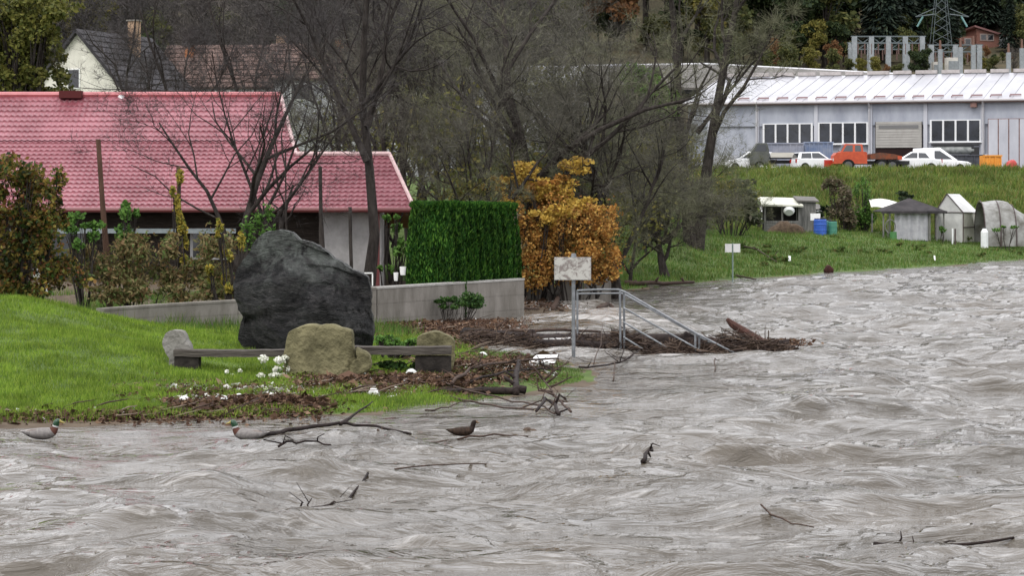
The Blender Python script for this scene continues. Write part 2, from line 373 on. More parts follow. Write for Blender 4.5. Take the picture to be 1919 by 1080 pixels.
# ------------------------------------------------------------------ grass (nobody could count it)
def blades(name, n, region, hgt, wid, mat, seed, dens=None, lean=.35):
    """n single blades on the ground inside region = (px0,px1,d0,d1); dens(x,y,s,z)->0..1"""
    R = np.random.RandomState(seed); px = R.uniform(region[0], region[1], n)
    d = np.exp(R.uniform(np.log(region[2]), np.log(region[3]), n)); x = (px - CX) * d / F
    s = shore_dist(x, d); z = ground(x, d, s)
    edge = np.clip((px - region[0]) / 60 + .2, 0, 1) * np.clip((region[1] - px) / 60 + .0, 0, 1)
    k = (z > .012) & (R.rand(n) < edge) & (R.rand(n) < (1 if dens is None else dens(x, d, s, z)))
    x, d, z = x[k], d[k], z[k]; n = len(x)
    hh = hgt * R.uniform(.5, 1.35, n) * np.clip(1 + .7 * perlin(x / .7, d / .9, 21) + .5 * perlin(x / 2.1, d / 2.4, 22), .35, 2.2); a = R.uniform(0, 2 * np.pi, n); w = wid * R.uniform(.6, 1.3, n)
    lx, ly = R.normal(0, lean, n) * hh, R.normal(0, lean, n) * hh
    c, s_ = np.cos(a) * w, np.sin(a) * w
    v = np.stack([np.stack([x - c, d - s_, z - .01], -1), np.stack([x + c, d + s_, z - .01], -1), np.stack([x + lx, d + ly, z + hh], -1)], 1).reshape(-1, 3)
    o = np_mesh(name, v, np.arange(3 * n).reshape(-1, 3), mat); o["kind"] = "stuff"; return o
G1 = leafM("lawn blades", [(.065, .12, .013), (.125, .21, .022), (.175, .27, .032), (.26, .33, .055)], trans=.35, patch=1.3, plo=.6, phi=1.25)
G2 = leafM("bank grass blades", [(.04, .09, .016), (.07, .15, .024), (.11, .17, .035), (.17, .16, .06)], trans=.3, patch=.6, plo=.6, phi=1.3)
G3 = leafM("rough slope grass", [(.055, .095, .018), (.10, .155, .028), (.15, .185, .04), (.20, .17, .065)], trans=.3, patch=.35, plo=.55, phi=1.3)
def lawn_d(x, y, s, z): return np.clip(.25 + s / 1.0, 0, 1) * np.where((y > 56) & (x > -2.6), .35, 1)
tag(blades("lawn_grass", 230000, (-160, 900, 34, 60), .075, .0070, G1, 1, lawn_d))
tag(blades("shore_grass", 110000, (700, 1320, 36, 56), .05, .006, G2, 2, lambda x, y, s, z: np.clip(.3 + s / .8, 0, 1) * (perlin(x / .9, y / 1.8, 31) > -.35)))
tag(blades("bank_grass", 130000, (1060, 2050, 80, 150), .15, .018, G2, 3, lambda x, y, s, z: np.clip(.3 + s / 2, 0, 1)))
tag(blades("slope_grass", 60000, (1200, 2080, 148, 176), .34, .04, G3, 4))
tag(blades("rough_grass", 50000, (-160, 800, 51, 66), .22, .010, G2, 5, lambda x, y, s, z: np.clip((y - 52) / 5, 0, 1) * (perlin(x / 1.5, y / 2, 33) > -.1)))
# ------------------------------------------------------------------ rocks
def rock_mesh(outline, depth, sub=6, planes=(), rough=.05, strata=0.0, seed=0, pw=.55, taper=0.0, fine=.012, dyp=.75, crack=0.0, cs=1.2, face=False):
    """a boulder whose front view follows outline [(x,z)...] (closed, counter-clockwise, metres); real depth, facets cut by planes"""
    cx = sum(p[0] for p in outline) / len(outline); cz = sum(p[1] for p in outline) / len(outline)
    pol = sorted((math.atan2(z - cz, x - cx), math.hypot(x - cx, z - cz)) for x, z in outline)
    A = np.array([p[0] for p in pol]); Rr = np.array([p[1] for p in pol])
    A = np.concatenate([A - 2 * np.pi, A, A + 2 * np.pi]); Rr = np.tile(Rr, 3)
    bm = bmesh.new(); bmesh.ops.create_icosphere(bm, subdivisions=sub, radius=1.0)
    off = Vector((seed * 3.1, seed * 1.7, seed * 5.3))
    for v in bm.verts:
        x, y, z = v.co; rho = math.hypot(x, z); th = math.atan2(z, x)
        R = float(np.interp(th, A, Rr)); k = rho ** pw if rho > 1e-6 else 0
        dy = math.copysign(abs(y) ** dyp, y) * depth / 2
        p = Vector((cx + R * k * math.cos(th), dy, cz + R * k * math.sin(th)))
        p.y *= 1 - taper * max(0, (p.z - cz))
        for (n, c) in planes:
            n = Vector(n).normalized(); e = p.dot(n) - c
            if e > 0:
                if face: p.y = min(p.y + e / max(-n.y, .2), max(p.y, -.12 + .1 * p.x * p.x)) if n.y < 0 else p.y
                else: p -= n * e * .93
        q = p * 1.3 + off
        n3 = mn.fractal(q, 1.0, 2.1, 5) ; rd = abs(mn.noise(p * 2.3 + off))
        dirv = Vector((p.x - cx, p.y, p.z - cz)).normalized()
        p += dirv * (rough * (n3 * .8 - rd * .9))
        if crack:
            dd_ = mn.voronoi(Vector((p.x, p.y, p.z * .8)) * cs + off)[0]; e_ = dd_[1] - dd_[0]
            p -= dirv * crack * math.exp(-e_ * 14.0)
            dd2 = mn.voronoi(p * cs * 2.6 + off)[0]; p -= dirv * crack * .35 * math.exp(-(dd2[1] - dd2[0]) * 9.0)
        if strata: p += dirv * strata * math.sin((p.z + .35 * p.x) * 26 + 4 * mn.noise(p * 1.5 + off)) * (.5 + mn.noise(p * 2 + off))
        p += dirv * fine * mn.fractal(p * 9 + off, 1.0, 2.0, 3)
        v.co = p
    return bm
def rock_obj(name, bm, mat, parent=None, loc=(0, 0, 0)):
    me = bpy.data.meshes.new(name); bm.to_mesh(me); bm.free(); me.materials.append(mat)
    me.polygons.foreach_set('use_smooth', [True] * len(me.polygons))
    o = bpy.data.objects.new(name, me); COL.objects.link(o); o.location = loc
    if parent is not None: o.parent = parent
    return o
def outline_px(pts, d, x0, z0):
    return [(W(px, py, d)[0] - x0, W(px, py, d)[2] - z0) for px, py in pts]

def bouldM():
    m, t, b = principled("dark gneiss boulder")
    b.inputs['Roughness'].default_value = .5; b.inputs['Specular IOR Level'].default_value = .25
    tc = t.nodes.new("ShaderNodeTexCoord")
    def nz(s, det, st=(1, 1, 1), dist=0):
        mp = t.nodes.new("ShaderNodeMapping"); mp.inputs['Scale'].default_value = st; mp.inputs['Rotation'].default_value = (0, .3, 0)
        n = t.nodes.new("ShaderNodeTexNoise"); n.inputs['Scale'].default_value = s; n.inputs['Detail'].default_value = det; n.inputs['Distortion'].default_value = dist; n.inputs['Roughness'].default_value = .7
        t.links.new(tc.outputs['Object'], mp.inputs[0]); t.links.new(mp.outputs[0], n.inputs['Vector']); return n
    def rp(src, a, ca, c, cb):
        r = t.nodes.new("ShaderNodeValToRGB"); e = r.color_ramp.elements; e[0].position = a; e[0].color = (*ca, 1); e[1].position = c; e[1].color = (*cb, 1)
        t.links.new(src, r.inputs[0]); return r
    base = rp(nz(1.7, 12, (1, 1, 2.2), 2.2).outputs['Fac'], .46, (.0022, .002, .0026), .74, (.062, .057, .057))
    lich_sky = rp(nz(1.5, 12, (1, 1, 1), .6).outputs['Fac'], .44, (0, 0, 0), .62, (1, 1, 1))
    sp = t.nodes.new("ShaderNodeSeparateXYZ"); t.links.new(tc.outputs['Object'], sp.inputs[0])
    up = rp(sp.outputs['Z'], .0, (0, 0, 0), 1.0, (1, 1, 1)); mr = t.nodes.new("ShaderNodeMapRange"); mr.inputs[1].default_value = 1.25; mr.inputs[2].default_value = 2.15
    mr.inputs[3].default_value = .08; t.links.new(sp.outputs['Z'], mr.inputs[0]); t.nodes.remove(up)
    ml = t.nodes.new("ShaderNodeMath"); ml.operation = 'MULTIPLY'; t.links.new(mr.outputs[0], ml.inputs[0]); t.links.new(lich_sky.outputs[0], ml.inputs[1])
    mx = t.nodes.new("ShaderNodeMixRGB"); mx.inputs[2].default_value = (.125, .137, .125, 1); t.links.new(ml.outputs[0], mx.inputs[0]); t.links.new(base.outputs[0], mx.inputs[1])  # paler towards the top: lichen plus sky light put into the colour
    moss = rp(nz(3.1, 6).outputs['Fac'], .66, (0, 0, 0), .72, (.7, .7, .7))
    mx2 = t.nodes.new("ShaderNodeMixRGB"); mx2.inputs[2].default_value = (.05, .075, .025, 1); t.links.new(moss.outputs[0], mx2.inputs[0]); t.links.new(mx.outputs[0], mx2.inputs[1])
    t.links.new(mx2.outputs[0], b.inputs['Base Color'])
    bp = t.nodes.new("ShaderNodeBump"); bp.inputs['Strength'].default_value = 1.0; bp.inputs['Distance'].default_value = .11
    t.links.new(nz(5, 10, (1, 1, 3.2), 1.2).outputs['Fac'], bp.inputs['Height']); t.links.new(bp.outputs[0], b.inputs['Normal'])
    return m
BD = 46.6; bx0 = XP(570, BD); bz0 = gz(bx0, BD) - .12
ol = outline_px([(470, 668), (446, 640), (446, 620), (455, 596), (441, 566), (437, 540), (446, 500), (466, 476), (480, 448), (500, 435), (522, 431), (548, 435), (560, 449), (586, 454), (606, 466), (625, 484), (660, 506), (689, 519),
                 (694, 545), (694, 580), (699, 605), (699, 640), (690, 668), (640, 676), (560, 678)], BD, bx0, bz0)
# fracture planes: each cuts a flat face into the front, sides and top of the block
PLN = [((-.58, -.81, .06), .86), ((.36, -.92, -.08), .80), ((.14, -.62, .77), 1.66), ((-.52, -.58, .63), 1.60), ((.0, -.90, -.43), .62), ((.72, -.60, .34), 1.22), ((-.72, -.62, -.28), .62),
       ((.60, -.70, -.38), .72), ((-.15, -.97, .18), .98), ((.20, -.82, .52), 1.36)]
bm = rock_mesh(ol, 2.5, 6, PLN, rough=.022, strata=.010, seed=2, taper=.06, fine=.020, crack=0, dyp=.5, face=True)
for v in bm.verts:                                       # the deep notch down the front and slanting ledges
    p = v.co
    if p.y < 0:
        g_ = p.x - (.02 + .30 * (p.z - 1.45) + .10 * math.sin(p.z * 4.2)); dpt = .20 * math.exp(-(g_ / .13) ** 2) * max(0, 1 - ((p.z - 1.25) / .75) ** 2)
        g2 = p.z - (1.12 + .35 * p.x + .06 * math.sin(p.x * 5)); dpt += .10 * math.exp(-(g2 / .07) ** 2) * max(0, 1 - ((p.x + .65) / .6) ** 2)
        g3 = p.z - (.62 - .18 * p.x + .05 * math.sin(p.x * 7)); dpt += .08 * math.exp(-(g3 / .06) ** 2)
        led = ((p.z * 3.1 + p.x * .9 + .5 * mn.noise(p * 1.2)) % 1.0); dpt += .05 * led * max(0, min(1, p.x * 2 + .6))
        p.y += dpt; p.z -= dpt * .1
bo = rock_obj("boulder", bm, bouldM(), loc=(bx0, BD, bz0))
tag(bo, "huge dark boulder with its top paled by lichen and painted sky light standing behind the stone bench", "boulder")

# ------------------------------------------------------------------ the stone bench
STONE_Y = M("yellowish granite", (.055, .050, .026), (.20, .18, .10), 2.2, .85, 12, 1.0, lohi=(.32, .66), c3=(.17, .16, .06), bscale=14)
STONE_G = M("grey granite", (.11, .105, .09), (.26, .25, .23), 4.0, .85, 10, .7, lohi=(.3, .7), bscale=16)
PLANK = M("weathered bench plank", (.035, .029, .025), (.10, .088, .076), 6.0, .75, 8, .6, stretch=(.25, 3, 3), bscale=20)
BEN = 41.6; bxc = XP(585, BEN); bzc = gz(bxc, BEN)
bench = root("stone_bench", (bxc, BEN, bzc), "long plank bench resting on rough stone blocks in front of the dark boulder", "bench")
def bench_stone(name, pts, d, depth, mat, seed, planes=(), parent=bench, rough=.04, pw=.22):
    x0 = XP(sum(p[0] for p in pts) / len(pts), d); z0 = bzc - .06
    r = rock_mesh(outline_px(pts, d, x0, z0), depth, 5, planes, rough=rough, seed=seed, pw=pw, fine=.009, dyp=.35, crack=.014, cs=2.2, face=True)
    off = chain_loc(parent); return rock_obj(name, r, mat, parent, (x0 - off.x, d - off.y, z0 - off.z))
cs = bench_stone("centre_stone", [(537, 708), (534, 690), (537, 640), (541, 622), (560, 612), (600, 609), (642, 613), (661, 619), (663, 645), (668, 665), (673, 690), (655, 706), (600, 712)], BEN - .75, .75, STONE_Y, 5, [((.03, -.98, .12), .36), ((-.5, -.82, .1), .55), ((.1, -.72, .68), .80), ((.45, -.88, -.1), .42)], rough=.014)
tag(cs, "large yellowish block in the middle of the bench")
sl = bench_stone("stone_slab", [(655, 702), (672, 672), (668, 650), (678, 655), (696, 674), (697, 688), (684, 700)], BEN - .80, .5, STONE_Y, 7, parent=cs, rough=.015)
e1 = bench_stone("end_stone", [(326, 700), (320, 672), (310, 655), (308, 630), (314, 621), (330, 617), (345, 620), (352, 638), (360, 662), (352, 690), (344, 702)], BEN + .25, .6, STONE_G, 9, [((0, -1, .1), .26), ((-.6, -.75, .2), .42)], rough=.014)
e2 = bench_stone("end_stone", [(785, 690), (782, 650), (784, 630), (800, 624), (835, 626), (850, 635), (852, 660), (848, 690), (820, 696)], BEN + .85, .75, STONE_Y, 11, [((0, -1, .1), .30)], rough=.014)
def plank(pxa, pxb, py0, py1, d, name="seat_plank"):
    a = W(pxa, py0, d); b = W(pxb, py0, d); th = (py1 - py0) * d / F; mb = MB(); n = 14
    vs = []; fs = []
    for i in range(n + 1):
        x = a[0] + (b[0] - a[0]) * i / n; zz = a[2] - .012 * math.sin(math.pi * i / n) + .004 * math.sin(i * 2.1)
        for (yy, z_) in ((-.21, 0), (.21, 0), (.21, -th), (-.21, -th)): vs.append((x, d + yy + .004 * math.sin(i * 1.3), zz + z_))
    for i in range(n):
        for k in range(4): k2 = (k + 1) % 4; fs.append((i * 4 + k, i * 4 + k2, i * 4 + 4 + k2, i * 4 + 4 + k))
    fs += [(3, 2, 1, 0), tuple(n * 4 + k for k in range(4))]
    mb._add(vs, fs); return obj(name, mb, PLANK, bench, world=True)
plank(328, 560, 655, 667, BEN); plank(655, 846, 649, 663, BEN + .2)
BLK = M("dark wooden support block", (.012, .010, .009), (.035, .03, .026), 5, .85, bump=.4)
for px, d in ((352, BEN), (812, BEN + .2)):
    a = W(px, 668, d); hgt = a[2] - bzc + .08
    obj("support_block", MB().box((a[0], d, bzc - .08 + hgt / 2), (.42 if px < 500 else .62, .36, hgt)), BLK, bench, world=True)

# ------------------------------------------------------------------ low concrete wall round the garden
CONC = M("weathered concrete", (.11, .10, .085), (.24, .222, .20), 2.0, .9, 10, .5, lohi=(.3, .72), stretch=(1, 1, .35), bscale=8)
COPE = M("pale concrete edge", (.27, .26, .24), (.38, .37, .35), 6, .85, 6)
wall_pts = [W(188, 578, 53.5), W(300, 570, 55.2), W(440, 562, 56.8), W(560, 550, 58.4), W(700, 538, 60.0), W(840, 529.5, 63.0), W(976, 521.5, 66.0)]
wall = root("concrete_wall", (wall_pts[3][0], wall_pts[3][1], gz(wall_pts[3][0], wall_pts[3][1])), "low grey concrete garden wall running behind the dark boulder to the green hedge", "wall")
for i in range(len(wall_pts) - 1):
    a, b = Vector(wall_pts[i]), Vector(wall_pts[i + 1]); dv = b - a; L_ = math.hypot(dv.x, dv.y); n = Vector((dv.y, -dv.x, 0)).normalized() * .11
    zb = min(gz(a.x, a.y), gz(b.x, b.y)) - .35; g_ = dv.normalized() * .006
    a2, b2 = a + g_, b - g_
    mb = MB(); P4 = [(a2 + n), (b2 + n), (b2 - n), (a2 - n)]
    mb._add([(p.x, p.y, zb) for p in P4] + [(p.x, p.y, p.z - .05) for p in P4], [(0, 3, 2, 1), (4, 5, 6, 7), (0, 1, 5, 4), (1, 2, 6, 5), (2, 3, 7, 6), (3, 0, 4, 7)])
    # board marks of the formwork stand proud a few millimetres
    nn = n.normalized()
    for r in range(3):
        f0, f1 = .12 + r * .30, .12 + r * .30 + .27
        q = []
        for (p, zt) in ((a2, a.z), (b2, b.z)):
            for f in (f0, f1):
                q.append(p + n + nn * .006 + Vector((0, 0, (zb - p.z) + (zt - .06 - zb) * f)))
        mb.slab([q[0], q[2], q[3], q[1]], nn, .012)
    obj("wall_section", mb, CONC, wall, world=True)
    mb = MB(); n2 = nn * .13
    P4 = [(a2 + n2), (b2 + n2), (b2 - n2), (a2 - n2)]
    mb._add([(p.x, p.y, p.z - .052) for p in P4] + [(p.x, p.y, p.z) for p in P4], [(0, 3, 2, 1), (4, 5, 6, 7), (0, 1, 5, 4), (1, 2, 6, 5), (2, 3, 7, 6), (3, 0, 4, 7)])
    obj("coping", mb, COPE if i >= 4 else CONC, wall, world=True)
a = Vector(W(985, 524, 74.5)); b = Vector(W(1146, 519, 76.5))
w2 = root("concrete_wall", ((a.x + b.x) / 2, 75.5, gz((a.x + b.x) / 2, 75.5)), "short grey concrete wall below the orange leaved hedge", "wall")
for i in range(3):
    p = a.lerp(b, i / 3 + .004); q = a.lerp(b, (i + 1) / 3 - .004)
    mb = MB(); mb._add([(p.x, p.y, -.3), (q.x, q.y, -.3), (q.x, q.y + .24, -.3), (p.x, p.y + .24, -.3), (p.x, p.y, p.z), (q.x, q.y, q.z), (q.x, q.y + .24, q.z), (p.x, p.y + .24, p.z)],
        [(0, 3, 2, 1), (4, 5, 6, 7), (0, 1, 5, 4), (1, 2, 6, 5), (2, 3, 7, 6), (3, 0, 4, 7)])
    obj("wall_section", mb, CONC, w2, world=True)

# ------------------------------------------------------------------ signs
GALV = M("galvanised steel", (.13, .14, .15), (.24, .25, .265), 9, .55, metal=.5, spec=.5)
GRNP = M("green grey painted post", (.16, .22, .20), (.26, .32, .30), 12, .55)
SIGNW = M("faded printed sign face", (.40, .39, .36), (.15, .125, .115), 8.0, .6, 12, lohi=(.48, .62), dist=.8, c3=(.33, .29, .27))
SIGNB = M("white sign face", (.78, .78, .76), (.5, .5, .5), 10, .5, 8, lohi=(.55, .8))
SBACK = M("sign backing", (.3, .3, .3), None, rough=.5, metal=.6)
d = 49.2; p = W(1075, 672, d)
s1 = root("sign_post", (p[0], d, min(0, gz(p[0], d))), "weathered grey notice board on a steel pole standing in the flood by the handrail", "sign")
zb = gz(p[0], d) - .5
obj("pole", MB().tube([(p[0], d, zb), (p[0] - .005, d, W(0, 477, d)[2])], .038, 10), GALV, s1, world=True, smooth=False)
b0, b1 = W(1038.5, 525, d), W(1107.5, 482, d)
bd = obj("board", MB().box(((b0[0] + b1[0]) / 2, d - .062, (b0[2] + b1[2]) / 2), (b1[0] - b0[0], .022, b1[2] - b0[2])), SBACK, s1, world=True)
obj("printed_face", MB().box(((b0[0] + b1[0]) / 2, d - .0755, (b0[2] + b1[2]) / 2), (b1[0] - b0[0] - .02, .004, b1[2] - b0[2] - .02)), SIGNW, bd, world=True)
obj("top_clamp", MB().tube([(p[0], d - .03, W(0, 483, d)[2]), (p[0], d - .03, W(0, 475, d)[2])], [.06, .045], 8), GALV, s1, world=True)
d = 97.0; p = W(1373, 528, d)
s2 = root("sign_post", (p[0], d, gz(p[0], d)), "small white two panel sign on a thin greenish post at the far grassy waterline", "sign")
obj("pole", MB().tube([(p[0], d, gz(p[0], d) - .4), (p[0], d, W(0, 456, d)[2])], .03, 8), GRNP, s2, world=True)
for a0, a1 in ((1358.5, 1371.2), (1374.2, 1387)):
    b0, b1 = W(a0, 473, d), W(a1, 457, d)
    obj("panel", MB().box(((b0[0] + b1[0]) / 2, d - .05, (b0[2] + b1[2]) / 2), (b1[0] - b0[0], .02, b1[2] - b0[2])), SIGNB, s2, world=True)
d = 139.0; p = W(1528, 436, d)
s3 = root("sign_post", (p[0], d, gz(p[0], d)), "small plain white sign board beside the blue barrel", "sign")
obj("pole", MB().tube([(p[0], d, gz(p[0], d) - .3), (p[0], d, W(0, 403, d)[2])], .03, 8), GALV, s3, world=True)
b0, b1 = W(1518.5, 413, d), W(1537, 400, d)
obj("board", MB().box(((b0[0] + b1[0]) / 2, d - .05, (b0[2] + b1[2]) / 2), (b1[0] - b0[0], .025, b1[2] - b0[2])), SIGNB, s3, world=True)

# ------------------------------------------------------------------ handrail of the drowned river steps
d0 = 50.2
rail = root("stair_handrail", (XP(1165, d0), d0, 0), "galvanised tubular handrail of river steps sunk in the flood", "handrail")
def dep(px): return d0 + (px - 1165) / 205 * -.5
def R(px, py): return W(px, py, dep(px))
def bar(name, pts, r): return obj(name, MB().tube(pts, r, 8), GALV, rail, world=True)
for ox in (0, .085):
    p = R(1162, 545); q = R(1163, 668)
    bar("post", [(p[0] + ox, p[1] + ox * .8, p[2]), (q[0] + ox, q[1] + ox * .8, -.7)], .024)
    p = R(1303, 626)
    bar("post", [(p[0] + ox, p[1] + ox * .8, p[2]), (p[0] + ox, p[1] + ox * .8, -.7)], .024)
bar("top_rail", [W(1082, 545, 52.5), W(1120, 543, 51.6), R(1160, 543), R(1170, 547), R(1240, 588), R(1306, 626), R(1372, 660), R(1400, 677)], .023)
bar("mid_rail", [R(1168, 577), R(1240, 617), R(1310, 656), R(1330, 668)], .02)
bar("mid_rail", [R(1168, 604), R(1220, 634), R(1270, 664)], .02)
bar("mid_rail", [R(1168, 632), R(1215, 661), R(1225, 668)], .02)
bar("post", [W(1082, 545, 52.5), (W(1082, 545, 52.5)[0], 52.5, -.5)], .024)
bar("top_rail", [W(1082, 551, 54.0), W(1166, 550, 51.7), W(1172, 553, 51.6), W(1245, 594, 51.2), W(1312, 632, 50.9), W(1360, 659, 50.7)], .02)
# ------------------------------------------------------------------ trees
BARK = M("grey brown bark", (.015, .012, .011), (.05, .043, .038), 9, .95, 8, .5, stretch=(1, 1, .3))
TWIG = M("bare twigs", (.058, .055, .045), (.11, .104, .084), 1.2, .9, 3)
TWIGO = M("olive lichen twigs", (.075, .078, .047), (.145, .145, .092), 1.0, .9, 3)
TWIGD = M("dark wet twigs", (.030, .027, .027), (.066, .060, .058), 1.0, .9, 3)

def ribbons(segs, wid, seed):
    """thin twigs as crossed two-sided strips: segs (n,2,3)"""
    R = np.random.RandomState(seed); a = segs[:, 0]; b = segs[:, 1]; d = b - a
    r = R.normal(size=a.shape); u = np.cross(d, r); u /= np.linalg.norm(u, axis=1, keepdims=True) + 1e-9
    w = (wid * R.uniform(.6, 1.3, len(a)))[:, None]
    v = np.stack([a - u * w, a + u * w, b + u * w * .35, b - u * w * .35], 1).reshape(-1, 3)
    return v, np.arange(len(v)).reshape(-1, 4)
class Bare:
    """a leafless tree grown limb by limb; trunk and limbs are tubes, the twig crown is one mesh"""
    def __init__(s, seed, stems, levels, twig_n, twig_len, twig_w, up=.35, split=(3, 5), ratio=.62, ang=(28, 58), minr=.012, wob=.10):
        s.R = random.Random(seed); s.mb = MB(); s.seg = []; s.lv = levels; s.tn = twig_n; s.tl = twig_len; s.up = up; s.split = split; s.ratio = ratio; s.ang = ang; s.tw = twig_w; s.minr = minr; s.seed = seed; s.wob = wob
        for (p, dr, ln, r) in stems: s.grow(Vector(p), Vector(dr).normalized(), ln, r, 0)
    def grow(s, p, d, ln, r, lv):
        R = s.R; n = 6 if lv == 0 else 4; pts = [p.copy()]; rad = [r]; dirs = [d.copy()]
        for i in range(n):
            j = s.wob if lv == 0 else .2
            d = (d + Vector((R.gauss(0, j), R.gauss(0, j), R.gauss(0, j) + s.up * .12 * (lv > 0)))).normalized()
            p = p + d * ln / n; pts.append(p.copy()); rad.append(max(r * (1 - .72 * (i + 1) / n), .004)); dirs.append(d.copy())
        if lv == 0: rad[0] *= 1.25
        if r > s.minr: s.mb.tube(pts, rad, 8 if lv == 0 else (6 if r > .04 else 4), cap=False)
        else:
            for i in range(n): s.seg.append((tuple(pts[i]), tuple(pts[i + 1]), rad[i]))
        if lv >= s.lv:
            for k in range(s.tn):
                t = R.random(); i = min(int(t * n), n - 1); q = pts[i].lerp(pts[i + 1], t * n - i)
                dd = (dirs[i] * .6 + Vector((R.gauss(0, .6), R.gauss(0, .6), R.gauss(.12, .5)))).normalized(); l = s.tl * R.uniform(.4, 1.2)
                m_ = q + dd * l * .5; e = m_ + (dd + Vector((R.gauss(0, .3), R.gauss(0, .3), R.gauss(.05, .3)))).normalized() * l * .5
                s.seg.append((tuple(q), tuple(m_), s.tw)); s.seg.append((tuple(m_), tuple(e), s.tw * .7))
            return
        k = R.randint(*s.split) + (3 if lv == 0 else 0)
        for c in range(k):
            t = (.30 + .70 * (c + R.random() * .7) / k) if lv == 0 else (.2 + .8 * (c + R.random()) / k)
            t = min(t, .99); i = min(int(t * n), n - 1); q = pts[i].lerp(pts[i + 1], t * n - i)
            a = math.radians(R.uniform(*s.ang)); ax = dirs[i].orthogonal().normalized(); ax.rotate(Matrix.Rotation(R.uniform(0, 6.283), 3, dirs[i]))
            nd = dirs[i].copy(); nd.rotate(Matrix.Rotation(a, 3, ax)); nd.z += s.up * .3; nd.normalize()
            rr = (r * (1 - .72 * t)) * R.uniform(.5, .75)
            s.grow(q, nd, ln * s.ratio * R.uniform(.7, 1.15) * (1.1 - .35 * t), max(rr, .005), lv + 1)
    def make(s, name, loc, label, cat="tree", group=None, twig_mat=None, rz=0.0, scale=1.0, bark=None):
        rt = root(name, loc, label, cat, group, rz); rt.scale = (scale, scale, scale)
        obj("trunk", s.mb, bark or BARK, rt, smooth=True, fix=False)
        sg = np.array([(a, b) for a, b, w in s.seg]); w = np.array([max(w, s.tw * .6) for a, b, w in s.seg])
        v, f = ribbons(sg, w, s.seed); np_mesh("twig_crown", v, f, twig_mat or TWIG, rt)
        return rt
def leaf_cloud(blobs, size, seed, shell=.55, aspect=1.5, droop=.0):
    """leaf-sized folded faces through the volume of the blobs [(x,y,z,rx,ry,rz,n)]"""
    R = np.random.RandomState(seed); out = []
    for (x, y, z, rx, ry, rz, n) in blobs:
        d = R.normal(size=(n, 3)); d /= np.linalg.norm(d, axis=1, keepdims=True)
        r = (shell + (1 - shell) * R.rand(n)) ** 1.0; r = np.where(R.rand(n) < .25, R.rand(n) ** .4, r)
        p = d * r[:, None]; lump = 1 + .22 * np.array([mn.noise(Vector(q) * 2.2 + Vector((seed, x, z))) for q in d]); p = p * lump[:, None]
        out.append(p * np.array([rx, ry, rz]) + np.array([x, y, z]))
    c = np.concatenate(out); n = len(c)
    a = R.normal(size=(n, 3)); a[:, 2] -= droop; a /= np.linalg.norm(a, axis=1, keepdims=True)
    b = np.cross(a, R.normal(size=(n, 3))); b /= np.linalg.norm(b, axis=1, keepdims=True)
    s = (size * R.uniform(.55, 1.3, n))[:, None]
    v = np.stack([c - a * s * aspect / 2, c + b * s / 2, c + a * s * aspect / 2, c - b * s / 2], 1).reshape(-1, 3)
    return v, np.arange(4 * n).reshape(-1, 4)
def put(o, x, y, rz, s, sz=None, dz=-.1):
    o.location = (x, y, gz(x, y) + dz); o.rotation_euler = (0, 0, rz); o.scale = (s, s, sz or s); return o

# --- the bare trees that can be picked out one by one
def base(px, d): x = XP(px, d); return (x, d, gz(x, d) - .1)
t1 = Bare(3, [((0, 0, 0), (-.02, 0, 1), 6.6, .13), ((-.05, 0, .9), (-.35, .1, 1), 4.6, .075), ((.05, 0, .8), (.25, -.1, 1), 4.6, .07)], 3, 18, .55, .0048, split=(3, 4))
T1 = t1.make("bare_tree", base(452, 66), "bare several stemmed tree rising in front of the red roof just behind the boulder", twig_mat=TWIGD)
t1b = Bare(8, [((0, 0, 0), (.05, 0, 1), 3.4, .10), ((0, 0, 1.6), (-.28, .1, 1), 4.6, .06), ((.05, 0, 1.7), (.42, .0, 1), 4.4, .06)], 3, 16, .5, .0045, split=(2, 4))
t1b.make("bare_tree", base(500, 67), "slim bare tree forking into a V against the red roof", twig_mat=TWIGD)
t2 = Bare(14, [((0, 0, 0), (-.03, .0, 1), 11.5, .17), ((0, 0, 5.0), (.35, .1, 1), 6.0, .09), ((0, 0, 4.0), (-.35, .1, 1), 6.5, .09)], 3, 22, .75, .0055, split=(3, 5), ratio=.55)
T2 = t2.make("bare_tree", base(688, 69), "tall dark bare tree crossing the right end of the red roof", twig_mat=TWIGD)
t3 = Bare(21, [((0, 0, 0), (.62, .1, .75), 5.6, .13), ((1.2, .1, 1.6), (.1, .2, 1), 4.2, .07)], 3, 24, .6, .005, split=(3, 5))
T3 = t3.make("bare_tree", base(800, 73), "leaning bare tree slanting to the right above the green hedge")
t4 = Bare(27, [((0, 0, 0), (-.05, 0, 1), 10.5, .24), ((-.05, 0, 3.4), (-.5, .2, 1), 6.2, .12), ((0, 0, 3.0), (.5, -.1, 1), 6.2, .12)], 4, 7, .55, .0055, split=(3, 4), ratio=.60)
T4 = t4.make("bare_tree", base(1024, 76), "big bushy bare tree with olive twigs growing out of the orange hedge", twig_mat=TWIGO)
t5 = Bare(33, [((0, 0, 0), (.03, 0, 1), 6.0, .20), ((0, 0, 1.3), (.55, .0, 1), 4.2, .10), ((.05, 0, 2.5), (-.5, .0, 1), 4.0, .08)], 3, 26, .6, .0055, split=(4, 5))
T5 = t5.make("bare_tree", base(1156, 78), "bare tree with a dark thick trunk beside the right edge of the orange hedge")
t6 = Bare(40, [((0, 0, 0), (-.03, 0, 1), 2.2, .20), ((0, 0, 1.45), (-.8, .1, .7), 2.0, .10), ((0, 0, 1.5), (.8, .1, .8), 2.2, .10), ((0, 0, 1.5), (.1, -.5, .9), 1.9, .08)], 3, 26, .5, .0055, split=(4, 5))
T6 = t6.make("bare_tree", base(1247, 96), "small round crowned fruit tree with a short black trunk on the grass bank", twig_mat=TWIG)
